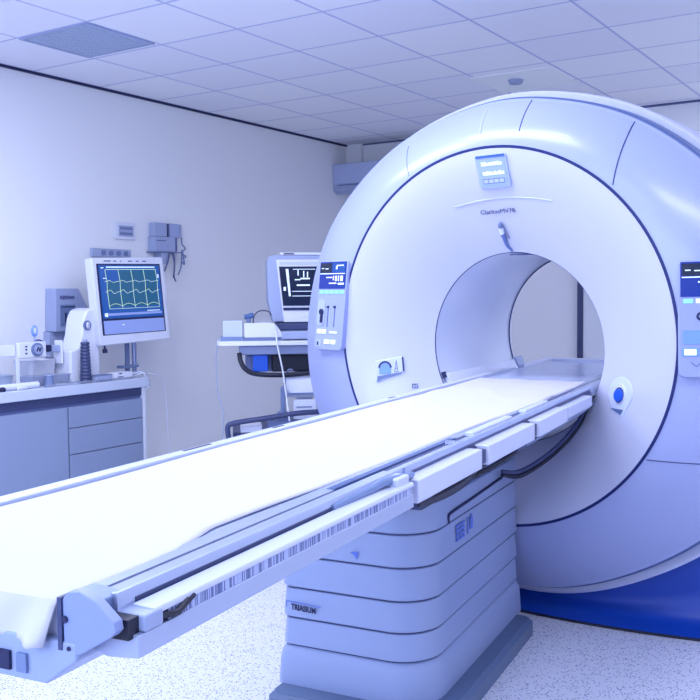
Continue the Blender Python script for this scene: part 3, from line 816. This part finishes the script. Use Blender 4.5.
# ============================================================ LEFT SIDE: cabinets
CX = -2.40; CT = .755
t = thing('base_cabinet', 'grey-blue base cabinet with one flat door, left of the drawers', 'cabinet', (0, 0, 0))
obj('body', cbox(X0+.01, CX-.03, -.62, .135, .08, .655), CABB, t)
obj('door', cbox(CX-.03, CX-.012, -.617, .132, .085, .640), CABF, t, bevel=.002)
obj('plinth', cbox(X0+.01, CX-.09, -.62, .135, 0, .08), DARK, t)
t = thing('drawer_cabinet', 'grey-blue cabinet with three plain drawers at the end of worktop', 'cabinet', (0, 0, 0))
obj('body', cbox(X0+.01, CX-.03, .137, .662, .08, .655), CABB, t)
for a, b in ((.534, .640), (.396, .530), (.085, .392)):
    obj('drawer', cbox(CX-.03, CX-.012, .141, .660, a, b), CABF, t, bevel=.002)
obj('plinth', cbox(X0+.01, CX-.09, .137, .662, 0, .08), DARK, t)
obj('end_panel', cbox(X0+.01, CX-.010, .664, .682, 0, .702), PLW, t)
t = thing('base_cabinet', 'grey-blue base cabinet at the left edge, nearest the camera', 'cabinet', (0, 0, 0))
obj('body', cbox(X0+.01, CX-.03, -1.40, -.624, .08, .655), CABB, t)
obj('door', cbox(CX-.03, CX-.012, -1.397, -.627, .085, .640), CABF, t, bevel=.002)
obj('plinth', cbox(X0+.01, CX-.09, -1.40, -.624, 0, .08), DARK, t)
g = N(); box(g, X0+.002, CX+.005, -1.42, .70, .703, CT)
wt = thing('worktop', 'long pale worktop running over the cabinets by the left wall', 'worktop')
obj('slab', g, TOPM, wt, bevel=.005)
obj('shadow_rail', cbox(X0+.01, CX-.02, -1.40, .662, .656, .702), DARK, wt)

# monitor on a post
mt = thing('vital_signs_monitor', 'white framed monitor with green waveforms on blue screen above the worktop', 'monitor', (-2.50, .66, CT))
MM = frame((-2.5+2.5, .022, 1.19-CT), (0, 1, .02), (-.085, 0, 1))
def mb(name, u0, u1, v0, v1, w0, w1, m, parent, bevel=0, bm=None):
    g = bm or N(); box(g, u0, u1, v0, v1, w0, w1, MM)
    return obj(name, g, m, parent, bevel=bevel) if bm is None else g
g = N(); prism(g, [(-.272, .232), (.262, .240), (.268, .225), (.270, -.225), (.262, -.238), (-.262, -.245), (-.272, -.232)], -.05, .01)
for v in g.verts: v.co = MM @ v.co
mh = obj('housing', g, PLW, mt, bevel=.006)
mb('back_housing', -.20, .20, -.18, .18, -.09, -.05, GREY, mt, .01)
mb('screen_border', -.246, .236, -.190, .200, .009, .012, INK, mh)
scr = mb('screen', -.234, .226, -.100, .192, .0115, .0135, SCR_MID, mh)
for k in range(4):
    for j in range(3):
        mb('trace_cell', -.185+k*.096, -.095+k*.096, .106-j*.062-(.02 if j == 2 else 0), .162-j*.062, .0135, .0142, SCR_TEAL if (k+j) else SCR_MID, scr)
mb('control_strip', -.234, .226, -.186, -.112, .0115, .0135, SCR_PALE, mh)
mb('taskbar', -.225, .215, -.085, -.072, .0135, .0145, SCR_PALE, scr)
g = N()
def ln(pts, r=.0011): tube(g, [MM @ Vector((u, v, .0148)) for u, v in pts], r, 5)
for k in range(5):
    u = -.188+k*.096
    ln([(u-.004, .166), (u+.004, .10), (u, .05), (u+.004, -.03), (u+.006, -.045)], .0013)
ln([(-.19, .168), (.195, .168)], .0014)
for v, A in ((.102, .004), (.045, .008)):
    ln([(-.20+i*.004, v+A*math.sin(i*.26)*math.exp(-((i % 24-12)/7)**2)*2) for i in range(103)], .0012)
ln([(-.185+i*.004, -.035+.014*abs(math.sin(i*.13))) for i in range(96)], .0012); ln([(-.185, -.048), (.2, -.048)], .0011)
obj('waveforms', g, TRACE, scr)
g = N()
for u0, u1, v0, v1 in ((-.22, -.20, .175, .18), (-.18, .19, .178, .184), (-.21, -.185, .118, .122), (-.22, -.2, -.09, -.07), (.10, .2, -.068, -.064), (.205, .215, .12, .14)): mb('', u0, u1, v0, v1, .0136, .0146, None, None, 0, g)
obj('screen_marks', g, TRACEW, scr)
for u, wd in ((-.19, .05), (-.12, .022), (-.07, .01), (-.01, .03), (.05, .022), (.10, .03)):
    mb('bezel_mark', u, u+wd, .212, .218, .009, .0112, INKG, mh)
mb('status_mark', -.10, -.085, -.14, -.135, .0136, .0142, TRACEW, mh)
g = N(); cyl(g, MM @ Vector((-.215, -.245, -.02)), MM @ Vector((-.215, -.262, -.02)), .006, 12); cyl(g, MM @ Vector((-.215, -.262, -.02)), MM @ Vector((-.215, -.285, -.02)), .014, 12); obj('adjusting_knob', g, INK, mt)
for dy in (.06, .115):
    g = N(); cyl(g, (-.085, dy, 0.008), (-.085, dy, .28), .014, 16); obj('post', g, STEEL if dy > .1 else GREYD, mt)
g = N(); box(g, -.12, -.05, .01, .15, 0.0, .012); obj('post_base', g, GREYD, mt, bevel=.003)
g = N(); box(g, -.11, -.06, .0, .13, .045, .06); obj('post_clamp', g, RAILB, mt, bevel=.004)
g = N(); box(g, -.11, -.04, .03, .14, .27, .42); obj('mounting_bracket', g, GREY, mt, bevel=.004)

# infusion equipment standing on the worktop, left of the monitor
t = thing('infusion_pump', 'bulky white equipment body on worktop partly behind the monitor', 'medical device', (-2.60, .385, CT))
g = N(); prism(g, [(-.14, 0), (-.14, .17), (-.085, .18), (-.06, .25), (-.045, .335), (-.02, .38), (.02, .392), (.05, .39), (.065, .30), (.065, 0)], -.05, .09, 'x')
obj('body', g, PLW, t, bevel=.012, seg=3)
g = N(); cyl(g, (.09, -.025, .30), (.097, -.025, .30), .026, 20); obj('dial', g, GREYD, t)
g = N(); cyl(g, (.097, -.025, .30), (.103, -.022, .30), .018, 20); obj('dial_cap', g, PLW, t)
t = thing('ribbed_container', 'dark ribbed upright container standing on worktop below monitor corner', 'container', (-2.46, .30, CT))
g = N()
rings = []
for k in range(25):
    z = .215*k/24; r = (.030-.008*k/24)+(.003 if k % 2 else -.002)
    rings.append([Vector((r*math.cos(a), r*math.sin(a), z)) for a in [2*PI*i/18 for i in range(18)]])
obj('ribbed_body', ringstack(g, rings), DARK, t)
g = N(); cyl(g, (0, 0, .215), (0, 0, .228), .012); obj('cap', g, GREY, t)
t = thing('supply_box', 'small grey-blue box lying under the monitor on worktop', 'box', (-2.44, .46, CT))
obj('box_body', cbox(-.03, .03, -.13, -.02, 0, .032), BTNL if False else GREY, t, bevel=.003); obj('box_lid', cbox(-.031, .031, -.131, -.02, .032, .036), GREYD, t)
t = thing('supply_box', 'small white carton with dark marks at the right end of worktop', 'box', (-2.44, .53, CT))
obj('carton', cbox(-.03, .03, -.065, .06, 0, .04), PLW, t, bevel=.003)
obj('printed_marks', box(box(N(), .03, .031, -.04, -.02, .03, .038), .03, .031, -.05, -.01, .014, .019), INKG, t)
# horizontal arm with dial
t = thing('contrast_injector', 'white horizontal arm with round dial reaching along the worktop', 'medical device', (-2.58, -.05, CT))
obj('arm_bar', box(N(), -.02, .02, -.62, -.01, .155, .215), PLW, t, bevel=.006)
obj('front_plate', box(N(), .02, .045, -.01, .16, .145, .225), PLW, t, bevel=.005)
obj('plate_foot', box(N(), .02, .04, -.012, -.004, 0, .15), PLW, t)
obj('support_foot', box(N(), -.02, .02, -.3, -.26, 0, .155), GREYD, t)
obj('arm_extension', box(N(), -.02, .02, .16, .275, .165, .20), GREY, t, bevel=.006)
obj('arm_bracket', box(N(), -.03, .03, .272, .284, .10, .225), PLW, t, bevel=.006)
g = N(); cyl(g, (.045, .098, .186), (.056, .098, .186), .034, 28); dl = obj('dial', g, GREYD, t)
g = N(); cyl(g, (.056, .098, .186), (.062, .098, .186), .024, 28); obj('dial_face', g, GREY, dl)
g = N(); tube(g, [(.064, .085, .178), (.064, .094, .198), (.064, .104, .178), (.064, .112, .196)], .004, 6); obj('dial_mark', g, INK, dl)
obj('connector', box(N(), .0, .04, .172, .20, .17, .205), INK, t, bevel=.003)
g = N()
for z in (.165, .185, .2): box(g, .045, .047, .028, .040, z, z+.007)
obj('plate_marks', g, INK, t)
t = thing('storage_tub', 'pale open plastic tub standing behind the horizontal arm', 'tub', (-2.66, .135, CT))
g = N(); ringstack(g, [[Vector((x, y, z)) for x, y in rrect(-.06-e, .06+e, -.075-e, .075+e, .02)] for e, z in ((0, 0), (.012, .12), (.016, .125), (.012, .125), (.006, .12), (-.006, .008))]); obj('tub_body', g, PLW, t)
t = thing('round_tag', 'small blue oval disc standing on a stalk above the arm', 'gauge', (-2.60, -.0, CT+.215))
g = N()
ringstack(g, [[Vector((x, .09+.019*math.cos(a)*s, .062+.030*math.sin(a)*s)) for a in [2*PI*i/24 for i in range(24)]] for x, s in ((-.006, .85), (-.003, 1), (.003, 1), (.006, .85))])
obj('disc', g, BTNL, t)
g = N(); ringstack(g, [[Vector((x, .09+.009*math.cos(a)*s, .064+.016*math.sin(a)*s)) for a in [2*PI*i/20 for i in range(20)]] for x, s in ((.006, 1), (.008, .8))]); obj('disc_mark', g, PLW, t)
g = N(); tube(g, [(0, .09, .04), (0, .09, 0.001)], .005, 8); obj('stalk', g, GREY, t)
g = N(); tube(g, [(0, .09, .012), (0, .12, .014), (.005, .15, .0)], .005, 8, 4); obj('nozzle', g, INKG, t)
# trays, cup and hoses
def tray(x, y, lx, ly, h, label, m=GLASSY):
    t = thing('instrument_tray', label, 'tray', (x, y, CT))
    g = N(); ringstack(g, [[Vector((px, py, z)) for px, py in rrect(-lx-e, lx+e, -ly-e, ly+e, .012, 3)] for e, z in ((-.004, 0), (.004, h), (.008, h), (.008, h+.003), (.002, h+.003), (-.008, .004))])
    obj('tray_body', g, m, t)
    return t
tray(-2.71, -.24, .085, .21, .055, 'grey metal instrument tray at the left end of worktop', mat('tray_grey', (0.50, 0.57, 0.74), .3, .2))
tray(-2.53, .095, .045, .125, .05, 'clear shallow plastic tray beneath the arm dial')
t = thing('instrument_roll', 'long white wrapped instrument roll lying in front of trays', 'roll', (-2.45, -.22, CT+.016))
g = N(); tube(g, [(0, -.2, 0), (0, -.05, 0), (.0, .15, 0), (.0, .2, 0)], .016, 14); obj('roll_body', g, PAPER, t)
g = N(); cyl(g, (0, .2, 0), (0, .206, 0), .009, 12); obj('roll_end', g, GREYD, t)
t = thing('measuring_cup', 'small dark blue-grey tapered cup on the worktop beside trays', 'cup', (-2.46, .06, CT))
g = N(); cyl(g, (0, 0, .0), (0, 0, .012), .026); cyl(g, (0, 0, .012), (0, 0, .055), .026, r2=.020); obj('cup_body', g, GREYD, t)
g = N(); cyl(g, (0, 0, .055), (0, 0, .059), .023); obj('cup_rim', g, GREY, t)
g = N(); tube(g, [(-2.46, -.45, .765), (-2.43, -.34, .775), (-2.44, -.25, .765), (-2.48, -.18, .765), (-2.44, -.10, .763), (-2.42, -.16, .764)], .009, 8, 8)
tag(obj('breathing_hose', g, PLW), 'white coiled hose lying on worktop at the left picture edge', 'hose')
g = N(); tube(g, [(-2.43, -.268, .766), (-2.42, -.245, .768), (-2.41, -.25, .764)], .010, 8, 4)
tag(obj('hose_plug', g, INK), 'small black plug on worktop edge beside the white hose', 'plug')
g = N(); tube(g, [(-2.418, -.0, .762), (-2.412, .15, .762), (-2.408, .36, .762), (-2.405, .50, .762), (-2.404, .60, .762)], .006, 8, 8)
tag(obj('infusion_line', g, GLASSY), 'clear infusion tubing running along the worktop front', 'tube')
t = thing('tubing_bundle', 'clump of clear tubing hanging over the right end of the worktop', 'tube', (-2.42, .66, CT))
for k in range(4):
    g = N(); tube(g, [(-.06, -.08+.02*k, .012), (-.02, .0, .035-.006*k), (.0, .03, .02), (.018, .045, -.02-.01*k), (.012, .055-.01*k, -.055)], .005, 8, 6); obj('tube_loop', g, [GLASSY, CABLEW][k % 2], t)
g = N(); tube(g, [(-2.40, .70, .775), (-2.40, .76, .765), (-2.42, .83, .72), (-2.46, .90, .60), (-2.5, .95, .42), (-2.52, .99, .20), (-2.5, 1.03, .012), (-2.4, 1.2, .006)], .0035, 8, 8)
tag(obj('thin_cable', g, CABLEW), 'thin white cable hanging from worktop end down the left wall', 'cable')

# wall fittings
t = thing('wall_control_box', 'grey wall box with slanted corner and dark labels behind the arm', 'control box', (X0+.002, .505, 1.045))
g = N(); prism(g, [(-.12, -.03), (-.11, .21), (.05, .21), (.115, .10), (.07, -.02), (.04, -.03)], 0, .09, 'x'); obj('casing', g, GREY, t, bevel=.004)
g = N(); box(g, .09, .093, -.085, .02, .0, .12); pn = obj('front_panel', g, RAILB, t)
g = N(); box(g, .09, .094, -.085, -.07, .152, .170); box(g, .09, .094, -.065, -.05, .150, .170); box(g, .09, .094, -.045, -.025, .152, .170); box(g, .09, .094, -.02, .015, .153, .168); obj('lettering_strip', g, INKG, t)
g = N(); box(g, .0925, .097, -.055, -.045, .02, .075); box(g, .0925, .097, -.02, -.01, .02, .075); box(g, .0925, .095, -.08, .015, .105, .110); obj('switches', g, INK, pn)
g = N(); box(g, 0, .05, -.13, -.01, -.17, -.031); obj('lower_duct', g, GREY, t)
g = N(); box(g, 0, .05, .0, .05, -.17, -.031); obj('conduit', g, RAILW, t)
t = thing('wall_outlet_plate', 'small pale wall plate with two dark slots above the monitor', 'wall plate', (X0+.002, 1.0, 1.607))
obj('plate', prism(N(), rrect(-.085, .085, -.052, .052, .008), 0, .012, 'x'), PLW, t, bevel=.002)
for z in (-.02, .012): obj('slot', cbox(.012, .015, -.045, .055, z-.004, z+.010), GREYD, t)
obj('slot_frame', cbox(.0, .0135, -.055, .065, -.034, .032), GREY, t)
t = thing('socket_rail', 'grey wall rail with round gas sockets just above monitor', 'socket rail', (X0+.002, .88, 1.468))
obj('rail', cbox(0, .02, -.155, .155, -.025, .025), GREY, t, bevel=.003)
for k in range(4):
    g = N(); cyl(g, (.02, -.07+k*.06, 0), (.028, -.07+k*.06, 0), .015, 16); obj('socket', g, GREYD, t)
t = thing('wall_device_box', 'grey stepped device box on left wall with dark cables dangling beneath', 'wall box', (X0+.002, 1.325, 1.585))
obj('left_module', cbox(0, .05, -.115, -.005, .0, .085), GREY, t, bevel=.003)
obj('right_module', cbox(0, .05, .005, .105, .0, .085), mat('mod_grey', (0.36, 0.42, 0.66), .45), t, bevel=.003)
obj('lower_module', cbox(0, .062, -.125, .075, -.095, -.002), GREY, t, bevel=.003)
obj('base_lip', cbox(0, .07, -.14, .10, -.102, -.095), GREYD, t)
obj('vertical_groove', cbox(.062, .064, .055, .07, -.09, -.004), INKG, t)
obj('slot', cbox(.062, .064, -.11, -.03, -.03, -.025), INKG, t)
obj('module_gap', cbox(.04, .052, .004, .016, -.002, .083), INKG, t)
obj('side_fin', cbox(0, .03, .125, .15, .0, .085), GREY, t)
obj('junction', cbox(0, .06, -.07, -.01, -.17, -.102), GREY, t)
for k, (y, pts) in enumerate(((0, [(.06, 0, -.10), (.07, -.02, -.15), (.06, -.045, -.22)]), (1, [(.06, .03, -.10), (.08, .025, -.17), (.07, .03, -.25), (.06, .055, -.28)]), (2, [(.05, .02, -.10), (.06, .045, -.12), (.05, .055, -.20), (.05, .045, -.26)]))):
    g = N(); tube(g, pts, .005, 8, 6); obj('hanging_cable', g, INKG, t)
g = N(); tube(g, [(.04, .14, .0), (.05, .13, -.04), (.05, .16, -.07), (.05, .12, -.10), (.05, .165, -.12), (.05, .125, -.14), (.05, .15, -.17), (.05, .13, -.08), (.05, .12, -.18), (.05, .09, -.24)], .0045, 8, 6); obj('coiled_cable', g, GREYD, t)

# ============================================================ ULTRASOUND-LIKE CART behind the scanner
ct = thing('equipment_cart', 'equipment cart with tilted display screen and shelf, left of the scanner', 'medical cart', (-1.6, .95, 0), math.radians(40))
# display head
g = N(); prism(g, [(-.105, 1.41), (-.115, 1.385), (-.113, 1.18), (-.088, 1.062), (.30, 1.062), (.30, 1.42), (-.09, 1.42)], 0, .22, 'y')
hd = obj('display_head', g, GREY, ct, bevel=.01)
g = N(); prism(g, [(-.068, 1.395), (.30, 1.395), (.27, 1.062), (-.030, 1.062)], -.022, .0, 'y'); obj('display_bezel', g, PLW, hd, bevel=.004)
g = N(); prism(g, [(-.053, 1.358), (.285, 1.358), (.26, 1.15), (-.034, 1.150)], -.026, -.02, 'y'); sc_ = obj('screen', g, SCR_DARK, hd)
g = N(); prism(g, [(-.034, 1.14), (.26, 1.14), (.26, 1.125), (-.032, 1.125)], -.026, -.02, 'y'); obj('lower_slot', g, INK, hd)
g = N(); prism(g, [(-.05, 1.384), (.28, 1.384), (.28, 1.368), (-.05, 1.368)], -.025, -.02, 'y'); obj('top_strip', g, CYAN if False else TOPM, hd)
g = N(); prism(g, [(-.018, 1.345), (-.004, 1.345), (.008, 1.20), (-.002, 1.20)], -.028, -.0255, 'y')
for u, z, ww, hh in ((.02, 1.342, .12, .003), (.045, 1.31, .006, .03), (.06, 1.29, .05, .008), (.075, 1.30, .006, .035), (.095, 1.30, .006, .03), (.03, 1.285, .03, .006), (.04, 1.255, .07, .008), (.015, 1.225, .12, .003), (.015, 1.20, .12, .003), (-.03, 1.23, .012, .02)):
    box(g, u, u+ww, -.028, -.0255, z, z+hh)
obj('screen_marks', g, TRACEW, sc_)
g = N(); box(g, -.045, .28, .0, .2, 1.42, 1.434); obj('top_handle', g, PLW, hd, bevel=.004)
g = N(); box(g, -.025, .03, -.002, .0, 1.424, 1.430); obj('handle_slot', g, INK, hd)
g = N(); box(g, -.07, .27, -.03, .24, 1.02, 1.058); obj('keyboard_deck', g, DARK, ct, bevel=.006)
g = N(); box(g, -.05, .27, -.15, .24, .975, 1.018); obj('deck_support', g, GREY, ct, bevel=.008)
# shelf
g = N(); prism(g, rrect(-.385, .28, -.16, .22, .05), .946, .970); obj('shelf', g, PLW, ct, bevel=.004)
g = N(); prism(g, [(-.27, -.10), (.28, -.10), (.28, .20), (-.27, .20)], .895, .945); obj('shelf_underframe', g, GREY, ct, bevel=.012)
g = N(); tube(g, [(-.27, -.1, .905), (-.262, -.12, .86), (-.235, -.13, .82), (-.18, -.13, .797), (-.05, -.13, .79), (.1, -.13, .80), (.25, -.12, .83), (.27, -.1, .90)], .013, 10, 6); obj('front_handle', g, BLACK, ct)
g = N(); box(g, -.235, .27, -.02, .18, .80, .895); obj('dark_bin', g, GREYD, ct, bevel=.02)
g = N(); box(g, -.10, .26, -.05, -.02, .80, .895); obj('bin_front', g, BLACK, ct, bevel=.01)
g = N(); box(g, -.20, -.12, -.09, -.03, .805, .893); obj('blue_cassette', g, BTNB, ct, bevel=.006)
g = N(); cyl(g, (.08, .08, .15), (.08, .08, .80), .045, 20); obj('column', g, GREY, ct)
g = N(); prism(g, rrect(-.31, .28, -.2, .26, .06), .455, .50)
lb = obj('lower_shelf', g, DARK, ct, bevel=.008)
g = N(); tube(g, [(-.33, -.22, .47), (-.335, -.22, .535), (-.30, -.22, .555), (-.15, -.22, .575), (.05, -.22, .60), (.25, -.2, .60)], .014, 10, 6); obj('shelf_rail', g, DARK, lb)
g = N(); box(g, -.27, -.16, -.19, -.05, .50, .535); obj('paper_tray', g, PLW, lb, bevel=.004)
g = N(); box(g, -.13, .2, -.19, -.02, .50, .56); obj('cable_box', g, GREYD, lb, bevel=.01)
g = N(); box(g, -.06, -.035, -.16, -.13, .56, .73); obj('probe_post', g, GREYD, lb, bevel=.006)
g = N(); box(g, -.08, -.01, -.19, -.12, .555, .60); obj('probe_foot', g, GREYD, lb, bevel=.012)
g = N(); prism(g, rrect(-.26, .26, -.2, .24, .06), .08, .15); cb = obj('cart_base', g, GREYD, ct, bevel=.01)
for x in (-.2, .2):
    for y in (-.15, .19):
        g = N(); cyl(g, (x-.015, y, .04), (x+.015, y, .04), .04, 20); wh = obj('caster', g, BLACK, ct)
        g = N(); box(g, x-.02, x+.02, y-.015, y+.015, .04, .085); obj('caster_fork', g, STEEL, wh)
for x in (.20, .24):
    g = N(); box(g, x-.012, x+.012, .1, .125, .15, .90); obj('upright', g, GREY, ct)
def cartloc(u, v, z): a = math.radians(40); return (-1.6+u*math.cos(a)-v*math.sin(a), .95+u*math.sin(a)+v*math.cos(a), z)
def cthing(name, label, cat, u, v, z): return thing(name, label, cat, cartloc(u, v, z), math.radians(40))
t = cthing('printer', 'white rounded device with dark base on the cart shelf', 'medical device', -.155, -.06, .970)
g = N(); prism(g, [(-.088, .015), (-.088, .092), (.05, .094), (.078, .082), (.105, .045), (.112, .015)], -.07, .07, 'y'); obj('casing', g, PLW, t, bevel=.006)
obj('base', cbox(-.095, .115, -.075, .075, 0, .015), GREYD, t)
g = N(); tube(g, [(-.04, -.03, .092), (-.035, -.03, .13), (-.005, -.03, .155), (.04, -.03, .152), (.055, -.02, .13)], .003, 8, 6); obj('wire_handle', g, INK, t)
t = cthing('specimen_box', 'translucent pale box at the left end of the cart shelf', 'box', -.303, -.04, .970)
obj('tub', cbox(-.05, .052, -.06, .06, 0.0, .105), mat('frosted_plastic', (0.55, 0.62, 0.85), .4), t, bevel=.004)
obj('base_strip', cbox(-.062, .054, -.066, .066, 0, .022), RAILB, t)
t = cthing('blue_valve', 'small dark blue knob fitting on top of the white device', 'valve', -.218, -.04, 1.064)
g = N(); cyl(g, (0, 0, 0.0), (0, 0, .022), .012); obj('stem', g, GREYD, t)
g = N(); cyl(g, (-.022, 0, .028), (.022, 0, .036), .013); cyl(g, (.015, 0, .03), (.015, 0, .05), .011); obj('handle', g, BTNB if False else mat('valve_blue', (0.05, 0.12, 0.32), .35), t)
t = cthing('cloth_bag', 'white bag hanging below the cart shelf beside the scanner', 'bag', .03, -.10, .66)
g = N(); ringstack(g, [[Vector((x+dx, y*s, z)) for x, y in rrect(-.055, .12, -.03, .03, .025, 4)] for z, s, dx in ((.01, .6, .0), (.03, 1.1, .0), (.08, 1.0, -.004), (.12, .7, -.006), (.135, .25, .0))]); obj('bag_body', g, PAPER, t)
g = N(); tube(g, [(-.06, 0, .0), (-.066, 0, .08), (-.045, 0, .15), (-.02, 0, .15)], .006, 8, 5); obj('strap', g, GREYD, t)
g = N(); box(g, -.05, .1, -.036, -.03, .025, .035); obj('bag_band', g, GREYD, t)
t = cthing('document_holder', 'clear pale pouch of papers standing on the lower cart shelf', 'papers', .05, -.17, .562)
obj('pouch', cbox(-.045, .07, -.01, .01, 0, .10), PAPER, t); obj('print', box(box(N(), -.03, .05, -.012, -.01, .06, .066), -.03, .04, -.012, -.01, .04, .044), RAILB, t)
g = N(); tube(g, [cartloc(-.09, -.14, 1.06), cartloc(-.08, -.165, 1.0), cartloc(-.075, -.18, .95), cartloc(-.05, -.19, .82), cartloc(-.035, -.20, .70), cartloc(-.02, -.235, .56)], .0042, 8, 8)
tag(obj('signal_cable', g, CABLEW), 'white cable hanging in front of the cart from the white device', 'cable')
g = N(); tube(g, [cartloc(-.385, -.02, .95), cartloc(-.392, -.03, .85), cartloc(-.385, -.04, .70), cartloc(-.36, -.05, .60), cartloc(-.36, -.05, .50), cartloc(-.38, -.05, .3), cartloc(-.37, -.05, .006)], .0025, 8, 8)
tag(obj('thin_wire', g, GREY), 'thin grey wire dangling from the left end of cart shelf', 'cable')
